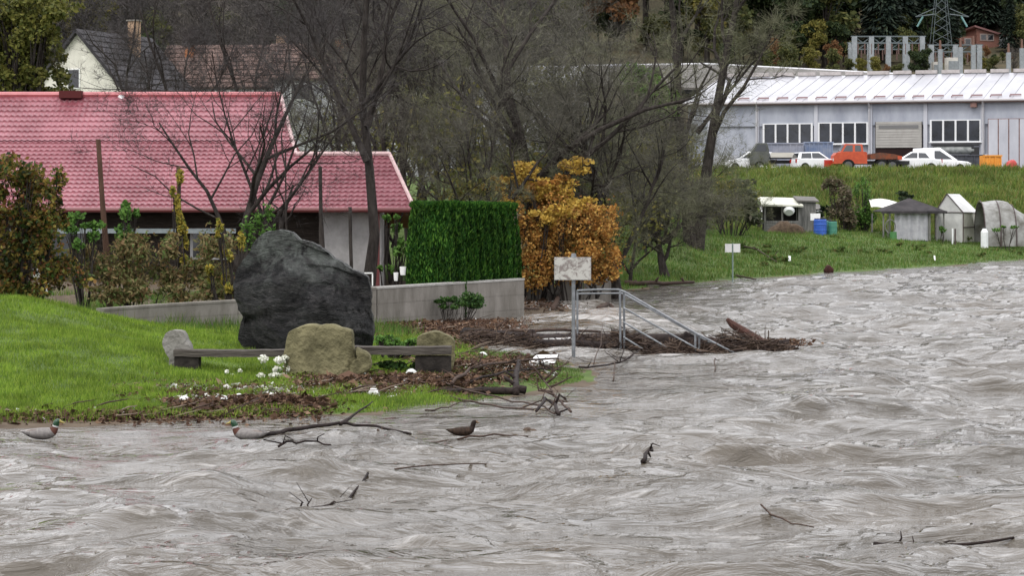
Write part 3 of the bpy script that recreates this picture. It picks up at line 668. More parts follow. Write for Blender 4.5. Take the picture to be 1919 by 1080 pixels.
t7 = Bare(47, [((-.12, 0, 0), (-.08, 0, 1), 14.0, .30), ((.12, .1, 0), (.09, 0, 1), 14.5, .30), ((.15, .1, 5.5), (.6, 0, .8), 6.0, .10)], 3, 16, .9, .0085, split=(3, 5), ratio=.40, ang=(25, 55), wob=.035)
T7 = t7.make("bare_tree", base(1301, 113), "tall bare tree with twin trunks standing on the grass bank before the pale hall", twig_mat=TWIGO)
# --- the thicket of bare trees behind the house and along the gardens
G_TH = "bare trees of the thicket behind the red roofed house"
protos = [Bare(61, [((0, 0, 0), (0, 0, 1), 9.5, .13), ((0, 0, 2.2), (.45, .1, 1), 6.0, .07), ((0, 0, 2.5), (-.45, .1, 1), 6.0, .07)], 4, 8, .6, .0072, split=(3, 4), ratio=.6).make("bare_tree", (0, 0, 0), "grey leafless tree in the dense thicket behind the red roofed house", group=G_TH, twig_mat=TWIG),
          Bare(62, [((0, 0, 0), (0.05, 0, 1), 12, .15), ((0, 0, 3.2), (.4, .1, 1), 6.5, .08), ((0, 0, 4.5), (-.35, -.1, 1), 6.0, .08)], 4, 7, .7, .0080, split=(3, 4), ratio=.55).make("bare_tree", (0, 0, 0), "dark leafless tree in the dense thicket behind the red roofed house", group="dark " + G_TH, twig_mat=TWIGD),
          Bare(63, [((0, 0, 0), (0, 0, 1), 6.5, .10), ((0, 0, .8), (.6, .1, 1), 4.8, .07), ((0, 0, .9), (-.6, .1, 1), 4.8, .07)], 4, 8, .55, .0072, split=(3, 4), ratio=.62).make("bare_tree", (0, 0, 0), "olive grey leafless bushy tree in the dense thicket behind the green hedge", group="olive " + G_TH, twig_mat=TWIGO)]
v, f = leaf_cloud([(0, 0, 4.2, 2.6, 2.6, 2.6, 700), (.8, .4, 5.8, 1.8, 1.8, 1.6, 350)], .16, 64, shell=.1); np_mesh("last_leaves", v, f, leafM("last olive leaves", [(.07, .08, .02), (.13, .13, .035), (.20, .17, .05)], trans=.3), protos[2])
used = [0, 0, 0]
spots = [(640, 96, 1, .9), (720, 84, 1, .8), (770, 90, 1, .95), (830, 84, 0, .85), (880, 80, 2, .9), (930, 86, 0, .9), (900, 100, 1, .95), (960, 78, 2, .8), (1000, 95, 0, 1.0), (1075, 84, 2, .85),
         (1110, 92, 0, .85), (1180, 90, 2, .75), (1210, 102, 2, .8), (1150, 104, 0, .8), (1060, 104, 2, 1.0), (340, 92, 1, .8), (470, 90, 1, .8),
         (690, 104, 0, .95), (800, 112, 0, 1.0), (860, 120, 1, 1.0), (1250, 120, 2, .8), (1180, 122, 0, .8), (1350, 128, 2, .5), (250, 128, 1, .9), (640, 130, 1, 1.05), (750, 132, 1, 1.1), (960, 135, 0, 1.0), (1400, 140, 2, .4), (1120, 75.5, 2, .5), (860, 74, 2, .62), (735, 76, 0, .62), (660, 112, 2, 1.0), (700, 122, 1, 1.0), (730, 110, 2, 1.0), (780, 102, 2, 1.0), (1270, 130, 2, .8), (1300, 140, 0, .6)]
for px, d, k, s in spots:
    o = protos[k] if not used[k] else copy_tree(protos[k]); used[k] = 1
    put(o, XP(px, d), d, rng.uniform(0, 6.28), s, s * rng.uniform(.9, 1.1), -.15)
    where = "beside the cream gabled house" if px < 400 else "between the red roof and the brown roofed houses" if px < 700 else "behind the green hedge" if px < 960 else "behind the orange hedge" if px < 1160 else "around the twin trunked tree"
    far = ", far back" if d > 105 else ""
    tag(o, ("grey leafless tree", "dark leafless tree", "olive bushy bare tree")[k] + (" standing far back " if far else " standing close ") + where, "tree", ("grey", "dark", "olive")[k] + " bare trees " + where + far)

# --- thuja hedge: columns grown together and clipped
HEDGE = leafM("thuja sprays", [(.007, .030, .005), (.015, .062, .008), (.035, .11, .013), (.10, .21, .028)], trans=.2, rough=.7, patch=1.4, plo=.5, phi=1.2)
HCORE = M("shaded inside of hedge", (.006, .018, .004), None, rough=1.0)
ha, hb = Vector(W(818, 528, 63.9)), Vector(W(922, 523, 66.7)); hz0 = gz(ha.x, ha.y) - .1
hedge = root("thuja_hedge", ((ha.x + hb.x) / 2, (ha.y + hb.y) / 2, hz0), "dense clipped bright green thuja hedge above the concrete wall", "hedge")
nb = 9; vs_, fs_ = [], []; Rn = np.random.RandomState(77); cv = []
htop = W(0, 384, 65)[2]
dv = (hb - ha); dv.z = 0; hl = dv.length; du = dv.normalized(); hn = Vector((du.y, -du.x, 0))
core = MB(); hw = .62
N = 80000
u = Rn.rand(N) * (hl + 1.1) - .55; side = Rn.rand(N); zz = Rn.rand(N)
colu = np.cos(u / (hl / 8.5) * 2 * np.pi)
colu = .21 * (np.abs(colu) ** .6 * np.sign(colu)) + .05 * perlin(u * 3.1, u * 0 + .5, 8)
# superelliptic cross-section: angle round the row
ang = Rn.uniform(-np.pi * .02, np.pi * 1.02, N)
endf = np.sqrt(np.clip(1 - np.clip((np.abs(u - hl / 2) - hl / 2) / .55, 0, 1) ** 2.5, 0, 1))
ca, sa = np.cos(ang), np.sin(ang)
ex = np.sign(ca) * np.abs(ca) ** .32 * (hw + colu + Rn.normal(0, .02, N)) * endf; ez = np.abs(sa) ** .32
ez = np.where(ez > .97, 1 - Rn.rand(N) ** 2 * .02, ez)
topz = htop - .03 * (u / hl) - .03 + .05 * perlin(u * 2.0, u * 0, 5) + .07 * np.cos(u / (hl / 8.5) * 2 * np.pi) * .9
Z = hz0 + (topz - hz0) * (zz ** .85 * np.where(np.abs(sa) < .72, 1, 0) + np.where(np.abs(sa) >= .72, np.minimum(ez, 1), 0) * 1.0)
Z = np.where(np.abs(sa) >= .72, topz - (1 - ez) * .5, Z)
ex = np.where(np.abs(sa) < .72, np.sign(ca) * (hw + colu * 1.3 - .26 * (np.clip((Z - hz0) / (topz - hz0), 0, 1)) ** 4) * endf, ex)
c = np.stack([ha.x + du.x * u + hn.x * ex, ha.y + du.y * u + hn.y * ex, Z], -1)
upv = Rn.normal(0, .28, (N, 3)); upv[:, 2] += 1; out_ = np.sign(ex)[:, None] * np.array([hn.x, hn.y, 0]); upv += out_ * .22; upv /= np.linalg.norm(upv, axis=1, keepdims=True)
bv = np.cross(upv, Rn.normal(size=(N, 3))); bv /= np.linalg.norm(bv, axis=1, keepdims=True); sz = (.085 * Rn.uniform(.6, 1.4, N))[:, None]
# leaves of the two end faces
Ne = 14000; Re = np.random.RandomState(78); ue = np.where(Re.rand(Ne) < .7, -.52, hl + .52) + Re.normal(0, .05, Ne); xe = Re.uniform(-1, 1, Ne); ze = Re.rand(Ne) ** .9; ze_ = hz0 + (htop - .06 - hz0) * ze
xe = xe * (hw + .02 - .26 * ze ** 4); ue = ue + np.sign(hl / 2 - ue) * (.16 * np.abs(xe / hw) ** 3 + .20 * ze ** 5 + .05 * perlin(xe * 4, ze_ * 1.5, 6))
ce = np.stack([ha.x + du.x * ue + hn.x * xe, ha.y + du.y * ue + hn.y * xe, ze_], -1); uve = Re.normal(0, .28, (Ne, 3)); uve[:, 2] += 1; uve /= np.linalg.norm(uve, axis=1, keepdims=True)
bve = np.cross(uve, Re.normal(size=(Ne, 3))); bve /= np.linalg.norm(bve, axis=1, keepdims=True)
c = np.concatenate([c, ce]); upv = np.concatenate([upv, uve]); bv = np.concatenate([bv, bve]); sz = np.concatenate([sz, (.085 * Re.uniform(.6, 1.4, Ne))[:, None]])
v = np.stack([c - upv * sz * .6, c + bv * sz * .22, c + upv * sz, c - bv * sz * .22], 1).reshape(-1, 3) - np.array(hedge.location)
np_mesh("foliage", v, np.arange(len(v)).reshape(-1, 4), HEDGE, hedge)
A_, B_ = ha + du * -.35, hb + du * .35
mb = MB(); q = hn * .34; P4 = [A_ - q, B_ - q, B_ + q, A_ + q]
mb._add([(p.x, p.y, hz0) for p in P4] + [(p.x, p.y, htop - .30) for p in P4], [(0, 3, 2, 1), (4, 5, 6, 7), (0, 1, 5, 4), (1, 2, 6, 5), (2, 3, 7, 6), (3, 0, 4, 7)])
obj("shaded_core", mb, HCORE, hedge, world=True)  # solid block inside the foliage, inner shade put into its dark colour

# --- the orange beech hedge and other leafy things
def leafy(name, d, px0, blobs_px, size, mat, label, cat, seed, stems=(), droop=.2, shell=.5, group=None, stem_r=.03, aspect=1.5):
    """blobs_px: (px, py, rpx, rpy, depth radius m, n, dd)"""
    x0 = XP(px0, d); z0 = gz(x0, d) - .05; rt = root(name, (x0, d, z0), label, cat, group)
    bl = []
    for (px, py, rx, ry, rd, n, dd) in blobs_px:
        w = W(px, py, d + dd); k = (d + dd) / F
        Rs = random.Random(seed * 101 + int(px)); mnum = max(3, n // 90)          # ragged clumps instead of one smooth ball
        for q_ in range(mnum):
            a_, b_, c_ = Rs.uniform(-1, 1), Rs.uniform(-1, 1), Rs.uniform(-1, 1); l_ = math.sqrt(a_ * a_ + b_ * b_ + c_ * c_); e_ = (l_ ** .3) / max(l_, .2) * Rs.uniform(.45, .95)
            f_ = Rs.uniform(.20, .55)
            bl.append((w[0] - x0 + a_ * e_ * rx * k, w[1] - d + b_ * e_ * rd, w[2] - z0 + c_ * e_ * ry * k, rx * k * f_, rd * f_, ry * k * f_, n // mnum))
    v, f = leaf_cloud(bl, size, seed, shell=shell, droop=droop, aspect=aspect); np_mesh("foliage", v, f, mat, rt)
    Rr = random.Random(seed); mb = MB()
    for b in bl[::max(1, len(bl) // 14)]:
        top = Vector((b[0], b[1], b[2] + b[5] * .6)); bot = Vector((b[0] * .4 + Rr.uniform(-.1, .1), b[1] * .5, 0)); mid = bot.lerp(top, .5) + Vector((Rr.uniform(-.1, .1), Rr.uniform(-.1, .1), 0))
        mb.tube([bot, mid, top], [stem_r, stem_r * .7, stem_r * .25], 5)
        for k in range(5):
            t_ = Rr.uniform(.3, .9); q = bot.lerp(top, t_); e = Vector((b[0] + Rr.uniform(-1, 1) * b[3], b[1] + Rr.uniform(-1, 1) * b[4], b[2] + Rr.uniform(-.5, 1) * b[5]))
            mb.tube([q, q.lerp(e, .5) + Vector((0, 0, .05)), e], [stem_r * .4, stem_r * .3, stem_r * .12], 4)
    obj("stems", mb, BARK, rt, fix=False); return rt
ORANGE = leafM("orange beech leaves", [(.18, .075, .025), (.38, .17, .04), (.48, .25, .06), (.60, .38, .11), (.27, .12, .035), (.30, .22, .06)], trans=.3, patch=2.0, plo=.55, phi=1.25)
YELLOW = leafM("golden autumn leaves", [(.42, .26, .05), (.56, .38, .08), (.64, .48, .11), (.30, .15, .05)], trans=.35)
leafy("beech_hedge", 74.2, 1070, [(1000, 440, 42, 66, .7, 2604, 0), (1060, 435, 56, 66, .8, 3720, 0), (1118, 450, 46, 62, .8, 3100, 0), (1005, 500, 42, 48, .6, 1984, -.3), (1075, 500, 60, 42, .7, 2852, -.2), (1132, 495, 34, 42, .6, 1364, 0), (1030, 385, 45, 30, .8, 682, .2), (1090, 395, 40, 28, .8, 620, .2), (990, 525, 20, 26, .3, 434, -.6), (960, 420, 22, 40, .5, 496, -.2), (975, 365, 30, 34, .5, 434, 0), (1140, 420, 26, 40, .6, 558, 0), (1050, 345, 50, 24, .6, 434, 0)], .068, ORANGE, "tall hedge of withered orange brown beech leaves behind the notice board", "hedge", 5)
leafy("golden_bush", 74.6, 985, [(980, 335, 36, 44, .6, 1100, 0), (1030, 365, 66, 34, .6, 2000, 0), (940, 345, 34, 18, .4, 420, 0), (1100, 385, 50, 26, .5, 900, 0), (895, 345, 34, 14, .4, 260, 0), (1060, 315, 60, 24, .6, 420, 0), (960, 400, 24, 36, .4, 500, -.6), (1040, 410, 60, 26, .4, 700, -1.0)], .095, YELLOW, "sparse golden yellow leaves over the top of the orange hedge", "bush", 6, shell=.2)
AUT = leafM("mixed autumn leaves", [(.02, .04, .012), (.045, .085, .018), (.20, .18, .035), (.16, .05, .025), (.30, .23, .05), (.05, .075, .02), (.12, .07, .03)], trans=.3, patch=1.4, plo=.25, phi=1.2)
leafy("autumn_shrub", 54.0, 40, [(20, 340, 62, 60, .7, 1800, 0), (75, 370, 52, 65, .7, 1800, 0), (10, 440, 70, 70, .8, 2160, 0), (85, 450, 50, 60, .7, 1440, 0), (40, 520, 90, 45, .7, 1800, 0), (130, 520, 50, 40, .6, 480, 0)], .078, AUT, "big shrub turning from dark green to yellow and red at the end of the lawn", "shrub", 7, shell=.4)
WEED = leafM("tangled weeds", [(.08, .11, .03), (.14, .13, .055), (.22, .17, .08), (.15, .085, .04), (.09, .15, .04)], trans=.3)
leafy("weed_thicket", 58.5, 260, [(170, 500, 50, 50, .5, 1500, 0), (250, 490, 60, 60, .5, 2000, 0), (330, 500, 55, 60, .5, 1900, 0), (410, 490, 45, 70, .5, 1700, 0), (230, 545, 80, 25, .5, 1400, -.6), (370, 545, 80, 25, .5, 1400, -.6)], .055, WEED, "brownish thicket of brambles and dead weeds above the low concrete wall", "shrub", 8, shell=.1, aspect=2.6, stem_r=.012)
VINE = leafM("yellow vine leaves", [(.30, .23, .035), (.42, .34, .06), (.20, .17, .04), (.14, .18, .04)], trans=.35)
GREEN = leafM("fresh green leaves", [(.04, .09, .02), (.075, .16, .03), (.13, .24, .05)], trans=.3)
leafy("climbing_vine", 60.0, 336, [(334, 350, 16, 45, .2, 330, 0), (336, 420, 18, 45, .2, 300, 0), (338, 480, 20, 40, .2, 260, 0)], .085, VINE, "yellow climbing vine smothering a post before the red roof", "vine", 9, shell=.3)
leafy("climbing_vine", 57.5, 440, [(412, 425, 9, 25, .12, 110, 0), (425, 470, 10, 28, .12, 120, 0), (450, 440, 12, 55, .15, 300, .2), (435, 520, 22, 40, .2, 330, 0), (400, 520, 20, 25, .2, 200, 0)], .08, VINE, "yellow leaved climber just left of the dark boulder", "vine", 10, shell=.3)
leafy("green_climber", 59.0, 240, [(245, 410, 24, 30, .25, 420, 0), (240, 455, 20, 40, .2, 360, 0)], .07, GREEN, "fresh green climber beside the tall leaning pole", "climber", 11, shell=.3)
leafy("green_climber", 58.0, 160, [(160, 418, 40, 22, .25, 520, 0), (150, 455, 30, 30, .25, 300, 0)], .07, GREEN, "fresh green climber between autumn shrub and leaning pole", "climber", 51, shell=.3)
leafy("green_climber", 62.0, 488, [(488, 435, 30, 45, .25, 700, 0)], .07, GREEN, "green climber on the bare tree behind the boulder", "climber", 52, shell=.3)
leafy("garden_bush", 66.5, 735, [(735, 415, 26, 18, .3, 200, 0), (745, 460, 22, 26, .3, 220, 0), (725, 500, 22, 18, .3, 160, 0)], .10, GREEN, "loose green bush in the gap between white wall and hedge", "bush", 12, shell=.2)
leafy("low_shrub", 62.6, 865, [(882, 564, 28, 18, .35, 1500, 0)], .05, leafM("dark green leaves", [(.02, .05, .015), (.04, .09, .022), (.07, .13, .03)], trans=.2), "dark green shrub growing at the foot of the concrete wall", "shrub", 13, shell=.3, stem_r=.008)
leafy("low_shrub", 62.0, 838, [(838, 568, 26, 14, .3, 1100, 0)], .05, bpy.data.materials["dark green leaves"], "smaller dark green shrub beside the wall foot shrub", "shrub", 53, shell=.3, stem_r=.008)
leafy("low_shrub", 46.0, 735, [(730, 640, 32, 18, .35, 900, 0), (765, 650, 30, 14, .3, 600, 0)], .05, GREEN, "low green weeds between boulder and right end of the bench", "shrub", 14, shell=.2)
OLIVE = leafM("olive autumn leaves", [(.05, .065, .015), (.11, .12, .028), (.19, .18, .045), (.07, .08, .025)], trans=.3, patch=.5, plo=.5, phi=1.25)
leafy("leafy_tree", 104, 30, [(20, 60, 70, 60, 1.5, 3600, 0), (75, 90, 50, 60, 1.5, 2600, 0), (10, 150, 60, 50, 1.4, 2400, 0), (90, 160, 40, 40, 1.2, 1400, 0), (60, 20, 80, 35, 1.5, 1800, 0), (-60, 100, 70, 90, 1.5, 1500, 0)], .145, OLIVE, "large olive yellow tree rising left of the white gabled house", "tree", 15, stem_r=.12, shell=.25)
leafy("leafy_tree", 112, 1210, [(1205, 160, 42, 36, 1.2, 1800, 0), (1235, 200, 44, 34, 1.2, 1500, 0)], .17, leafM("bright green tree leaves", [(.05, .11, .02), (.09, .17, .03), (.14, .2, .05)], trans=.3), "small bright green tree in front of the long grey roof", "tree", 16, stem_r=.1, shell=.2)
# ------------------------------------------------------------------ the red roofed house
TILE = M("red metal tile", (.155, .036, .048), (.27, .090, .11), .8, .36, 10, spec=.7, lohi=(.36, .64), bump=.15, bscale=30)
TILED = M("red ridge metal", (.30, .06, .07), (.40, .10, .11), 3, .4, spec=.6)
VERGE = M("pale pink verge", (.50, .33, .33), (.60, .45, .44), 4, .6)
GUTT = M("dark red gutter", (.13, .035, .035), None, rough=.45)
RENDERW = M("grey white render", (.24, .235, .23), (.37, .36, .355), 2.0, .9, 9, .2)
DARKWD = M("dark stained boards", (.018, .014, .012), (.045, .036, .03), 8, .8, 6, .4, stretch=(.3, 1, 3))
GLASS = M("dark window glass", (.012, .014, .018), None, rough=.06, spec=.8)
hx0 = -21.0; HY = 72.0; hbz = gz(-8, 72)
house = root("red_roofed_house", (-8.0, 75.0, hbz), "long low house with a broken red pink metal tile roof behind the boulder", "house")
def roof_z(d): return 3.0 + .525 * (d - 72) if d <= 76 else 5.1 + .76 * (d - 76)
def dmax(x):
    if x < -6.95: return 78.0 if x < -7.53 else 78.0 - (x + 7.53) / .58 * 2.0
    if x < -6.75: return 76.0 - (x + 6.95) / .20 * .93
    if x < -3.83: return 75.07
    return 75.07 - (x + 3.83) / .93 * 3.07
roof = obj("roof", MB().slab([(hx0, 72.3, 3.0), (-3.2, 72.3, 3.0), (-4.0, 74.9, 4.36), (-6.9, 74.9, 4.36), (-7.1, 75.9, 4.86), (hx0, 75.9, 4.86)], (0, -.46, .88), .12)
           .slab([(hx0, 75.9, 4.9), (-7.1, 75.9, 4.9), (-7.7, 77.95, 6.40), (hx0, 77.95, 6.40)], (0, -.6, .8), .12)
           .slab([(hx0, 78.0, 6.46), (-7.55, 78.0, 6.46), (-6.5, 84.0, 2.6), (hx0, 84.0, 2.6)], (0, .54, .84), .12)
           .slab([(-6.9, 75.0, 4.46), (-3.95, 75.0, 4.46), (-3.0, 79.5, 2.4), (-6.9, 79.5, 2.4)], (0, .4, .9), .10), TILED, house, world=True)
PW = 1.10; ROW = .28; WV = PW / 6
def rows_to(d0, d1, slope):
    k = math.cos(math.atan(slope)) * ROW; out_ = [d0]
    while out_[-1] + k < d1: out_.append(out_[-1] + k)
    out_.append(d1); return out_
def sheet(xa, xb, d0, d1, slope):
    ds = rows_to(d0, d1, slope); nx = max(2, int(round((xb - xa) / (WV / 6)))); vs = []; fs = []
    xs = [xa + (xb - xa) * i / nx for i in range(nx + 1)]
    rws = []
    for i in range(len(ds) - 1): rws += [(ds[i], .050), (ds[i + 1] - .006, .004)]
    for (d, lift) in rws:
        for x in xs:
            dm = dmax(x); dd = min(d, dm); w = .5 + .5 * math.cos(2 * math.pi * (x - hx0) / WV)
            vs.append((x, dd - .018 * w * (lift > .02), roof_z(dd) + lift + .026 * w))
    n = nx + 1
    for r in range(len(rws) - 1):
        for i in range(nx):
            a, b, c, e = r * n + i, r * n + i + 1, (r + 1) * n + i + 1, (r + 1) * n + i
            if vs[a][1] >= dmax(vs[a][0]) - 1e-4 and vs[e][1] >= dmax(vs[e][0]) - 1e-4 and vs[b][1] >= dmax(vs[b][0]) - 1e-4: continue
            fs.append((a, b, c, e))
    mb = MB(); mb._add(vs, fs); return mb
x = hx0
while x < -2.95:
    xb = min(x + PW, -2.92)
    obj("roof_sheet", sheet(x, xb, 71.85, 76.0, .525), TILE, roof, world=True, fix=False)
    if x < -7.0: obj("roof_sheet", sheet(x, min(xb, -6.96), 75.93, 78.0, .76), TILE, roof, world=True, fix=False)
    x += PW
obj("ridge_cap", MB().tube([(hx0, 78.0, 6.66), (-7.5, 78.0, 6.66)], .10, 8), TILED, roof, world=True)
obj("ridge_cap", MB().tube([(-6.75, 75.07, 4.68), (-3.83, 75.07, 4.68)], .075, 8), VERGE, roof, world=True)
obj("verge_board", MB().tube([(-7.52, 78.0, 6.68), (-6.95, 76.0, 5.16), (-6.74, 75.05, 4.68)], .06, 6), VERGE, roof, world=True)
obj("verge_board", MB().tube([(-3.83, 75.07, 4.69), (-2.92, 71.85, 3.0)], .06, 6), VERGE, roof, world=True)
obj("gutter", MB().tube([(hx0, 71.78, 2.93), (-2.95, 71.78, 2.93)], .075, 8), GUTT, roof, world=True)
obj("roof_hatch", MB().box((W(135, 180, 78)[0], 77.85, 6.66), (.72, .4, .24)), M("brown red flashing", (.07, .015, .015), None, rough=.7), roof, world=True)
obj("chimney_cowl", MB().tube([W(228, 186, 78), W(228, 178, 78)], [.16, .12], 10), M("white cowl", (.7, .7, .7), None, rough=.5), roof, world=True)
# walls: dark timber under the long eave, a rendered end wall at the right
hw_ = obj("wall", MB().box((-13.2, 74.4, 1.85), (15.4, 3.2, 2.6)).box((-8.5, 79.0, 2.0), (8.0, 6.0, 3.0)), DARKWD, house, world=True)
for i in range(9): obj("cladding_board", MB().box((-11.4, 72.78, 1.00 + i * .21), (11.6, .03, .195)), DARKWD, hw_, world=True)
for px in (120, 260, 395):
    xw = XP(px, 72.7)
    wn = obj("window", MB().box((xw, 72.74, 1.9), (1.25, .07, .95)), M("grey window frame", (.3, .3, .3), None, rough=.6), hw_, world=True) if px != 260 else None
    if wn: obj("pane", MB().box((xw, 72.70, 1.9), (1.08, .02, .80)), GLASS, wn, world=True)
xa, xb = XP(600, 71.6), XP(712, 71.6)
obj("end_wall", MB().box(((xa + xb) / 2, 73.2, 1.55), (xb - xa, 1.6, 2.6)), RENDERW, house, world=True)
obj("corner_post", MB().box((XP(707, 71.9), 72.0, 1.7), (.13, .13, 2.6)), GUTT, house, world=True)
obj("corner_post", MB().box((XP(770, 72.2), 72.3, 1.7), (.12, .12, 2.6)), DARKWD, house, world=True)
obj("pale_beam", MB().box((XP(230, 72.3), 72.35, W(0, 433, 72.3)[2]), (6.8, .10, .14)), M("pale blue beam", (.28, .34, .36), (.4, .45, .46), 3, .7), house, world=True)
# poles in front of the house
POLE = M("tarred wooden pole", (.045, .026, .018), (.09, .05, .035), 7, .85, 6, .4, stretch=(1, 1, .2))
def pole(pa, pb, d, r0, r1, label, mat=POLE, name="wooden_pole", cat="pole"):
    a, b = Vector(W(*pa, d)), Vector(W(*pb, d)); a.z = min(a.z, gz(a.x, d)) - .2
    return single(name, MB().tube([a, a.lerp(b, .35) + Vector((.02, 0, 0)), a.lerp(b, .7), b], [r0, r0 * .95, r1 * 1.05, r1], 9), mat, label, cat)
pole((207, 540), (184, 261), 59.5, .085, .06, "tall leaning dark wooden pole in front of the red roof")
pole((340, 540), (334, 312), 60.3, .07, .05, "dark wooden post wrapped in yellow vine")
pole((604, 520), (600, 312), 64.5, .10, .05, "mossy broken stem with a pointed top standing behind the boulder", BARK, "dead_stem", "stem")
pole((537, 520), (535, 280), 64.0, .035, .02, "thin dark stake beside the boulder top", BARK, "thin_stake", "stake")
pole((659, 540), (656, 388), 63.0, .05, .045, "grey post with a pale cap in front of the white wall", BARK, "garden_post", "post")
pole((968, 548), (967, 397), 69.2, .045, .04, "pale birch stake at the right corner of the green hedge", M("pale bark", (.30, .27, .24), (.12, .10, .09), 14, .8), "pale_stake", "stake")
p = Vector(W(692, 512, 59.6)); WH = M("white paint", (.72, .72, .70), None, rough=.5)
single("white_bracket", MB().box((p.x - .02, p.y, p.z), (.22, .04, .03)).box((p.x + .08, p.y, p.z - .16), (.03, .04, .32)), WH, "small white metal bracket behind the right shoulder of the boulder", "bracket")
for px, py, sx in ((755, 500, .16), (742, 511, .12), (70, 505, .2), (12, 502, .16), (85, 530, .13)):
    a = hit(px, py + 12); d_ = 63.5 if px > 500 else 55.5
    q = W(px, py, d_)
    single("white_bucket", MB().tube([(q[0], d_, q[2] - .22), (q[0], d_, q[2])], [sx * .42, sx * .55], 12), WH, ("white bucket standing in the gap beside the hedge" if px > 500 else "white tub half hidden under the autumn shrub"), "bucket", "white buckets beside the hedge" if px > 500 else "white tubs under the shrub")

# ------------------------------------------------------------------ village houses behind
def gable_house(name, loc, rz, L_, Wd, eave, ridge, wall_m, roof_m, label, wins_front=(), wins_gable=(), chim=(), cat="house"):
    """local: ridge along x, front wall towards -y; gable ends at x = +-L/2; a child for each window"""
    h_ = root(name, loc, label, cat, rz=rz); o_ = .35
    pr = [(-Wd / 2, -4), (Wd / 2, -4), (Wd / 2, eave), (0, ridge - .08), (-Wd / 2, eave)]
    mb = MB(); vs = [(-L_ / 2, y, z) for y, z in pr] + [(L_ / 2, y, z) for y, z in pr]
    mb._add(vs, [(0, 1, 2, 3, 4), (9, 8, 7, 6, 5)] + [(i, i + 5, (i + 1) % 5 + 5, (i + 1) % 5) for i in range(5)])
    wl = obj("wall", mb, wall_m, h_)
    sl = (ridge - eave) / (Wd / 2); mb = MB(); yo = Wd / 2 + o_; ze = eave - o_ * sl
    nrm = 1 / math.hypot(1, sl)
    mb.slab([(-L_ / 2 - o_, -yo, ze + .1), (L_ / 2 + o_, -yo, ze + .1), (L_ / 2 + o_, 0, ridge + .1), (-L_ / 2 - o_, 0, ridge + .1)], (0, -sl * nrm, nrm), .16)
    mb.slab([(L_ / 2 + o_, yo, ze + .1), (-L_ / 2 - o_, yo, ze + .1), (-L_ / 2 - o_, 0, ridge + .1), (L_ / 2 + o_, 0, ridge + .1)], (0, sl * nrm, nrm), .16)
    rf = obj("roof", mb, roof_m, h_)
    k = 0; f = .5
    nrow = int(math.hypot(Wd / 2 + o_, ridge - ze) / .5)
    for i in range(nrow):                                # tile courses stand proud
        t0 = i / nrow; y0_ = -yo * (1 - t0); z0_ = ze + .1 + (ridge - ze) * t0
        y1_ = -yo * (1 - (i + .93) / nrow); z1_ = ze + .1 + (ridge - ze) * (i + .93) / nrow
        obj("tile_course", MB().slab([(-L_ / 2 - o_, y0_ - .01, z0_ + .06), (L_ / 2 + o_, y0_ - .01, z0_ + .06), (L_ / 2 + o_, y1_, z1_ + .02), (-L_ / 2 - o_, y1_, z1_ + .02)], (0, -sl * nrm, nrm), .05), roof_m, rf)
    for (x, z, w, hh) in wins_front:
        w_ = obj("window", MB().box((x, -Wd / 2 - .02, z), (w + .16, .10, hh + .16)), WH, wl); obj("pane", MB().box((x, -Wd / 2 - .08, z), (w, .02, hh)), GLASS, w_)
    for (sx, y, z, w, hh) in wins_gable:
        w_ = obj("window", MB().box((sx * (L_ / 2 + .02), y, z), (.10, w + .16, hh + .16)), WH, wl); obj("pane", MB().box((sx * (L_ / 2 + .08), y, z), (.02, w, hh)), GLASS, w_)
    for (x, y, hh, m_) in chim:
        zr = ridge - abs(y) * sl; c_ = obj("chimney", MB().box((x, y, zr + hh / 2 - .3), (.6, .6, hh + .6)), m_, rf); obj("chimney_cap", MB().box((x, y, zr + hh + .04), (.75, .75, .09)), CONC, c_)
    return h_
CREAM = M("cream render", (.52, .50, .44), (.66, .64, .57), 1.5, .9, 8)
SLATE = M("dark slate roof", (.016, .015, .018), (.04, .036, .04), 3, .7, spec=.3)
BROWNR = M("faded brown tiles", (.095, .062, .054), (.155, .108, .092), 3, .85)
BRICKO = M("orange chimney brick", (.26, .10, .05), (.36, .16, .08), 6, .9)
TAN = M("tan chimney render", (.27, .18, .12), (.36, .25, .17), 4, .9)
WHT = M("white render", (.32, .33, .35), (.45, .46, .47), 2, .9)
d = 150; p = W(150, 120, d); zb_ = gz(p[0], d)
hz_ = W(0, 58, d)[2] - zb_
gable_house("gabled_house", (p[0] + 1.6, d + 3.3, zb_), math.radians(68), 8.5, 7.4, hz_ - 4.1, hz_, CREAM, SLATE, "steep gabled cream house with a dark slate roof beside the olive tree",
            wins_gable=((-1, .3, hz_ - 3.0, .75, 1.1), (-1, -2.4, hz_ - 5.6, .9, 1.2)), chim=((.6, -1.1, 2.1, TAN),))
d = 172; p = W(470, 170, d); zb_ = gz(p[0], d); hz_ = W(0, 86, d)[2] - zb_
gable_house("village_house", (p[0], d, zb_), math.radians(-6), 11.5, 8.0, hz_ - 3.0, hz_, WHT, BROWNR, "wide white village house with a faded brown roof and orange chimneys behind the red roof",
            wins_front=((-3.8, hz_ - 4.0, 1.1, 1.1), (-1.2, hz_ - 4.0, 1.1, 1.1), (1.6, hz_ - 4.0, 1.1, 1.1), (4.2, hz_ - 4.0, 1.1, 1.1)), chim=((-4.2, -1.0, .8, BRICKO), (2.3, -.4, 1.0, TAN)))
d = 166; p = W(600, 150, d); zb_ = gz(p[0], d); hz_ = W(0, 84, d)[2] - zb_
gable_house("village_house", (p[0], d, zb_), math.radians(4), 6.2, 7.0, hz_ - 2.4, hz_, WHT, BROWNR, "narrow white house with brown roof and one big orange chimney",
            wins_front=((-1.2, hz_ - 3.4, 1.4, 1.0), (1.4, hz_ - 3.4, 1.4, 1.0)), chim=((1.3, -1.0, 1.0, BRICKO),))
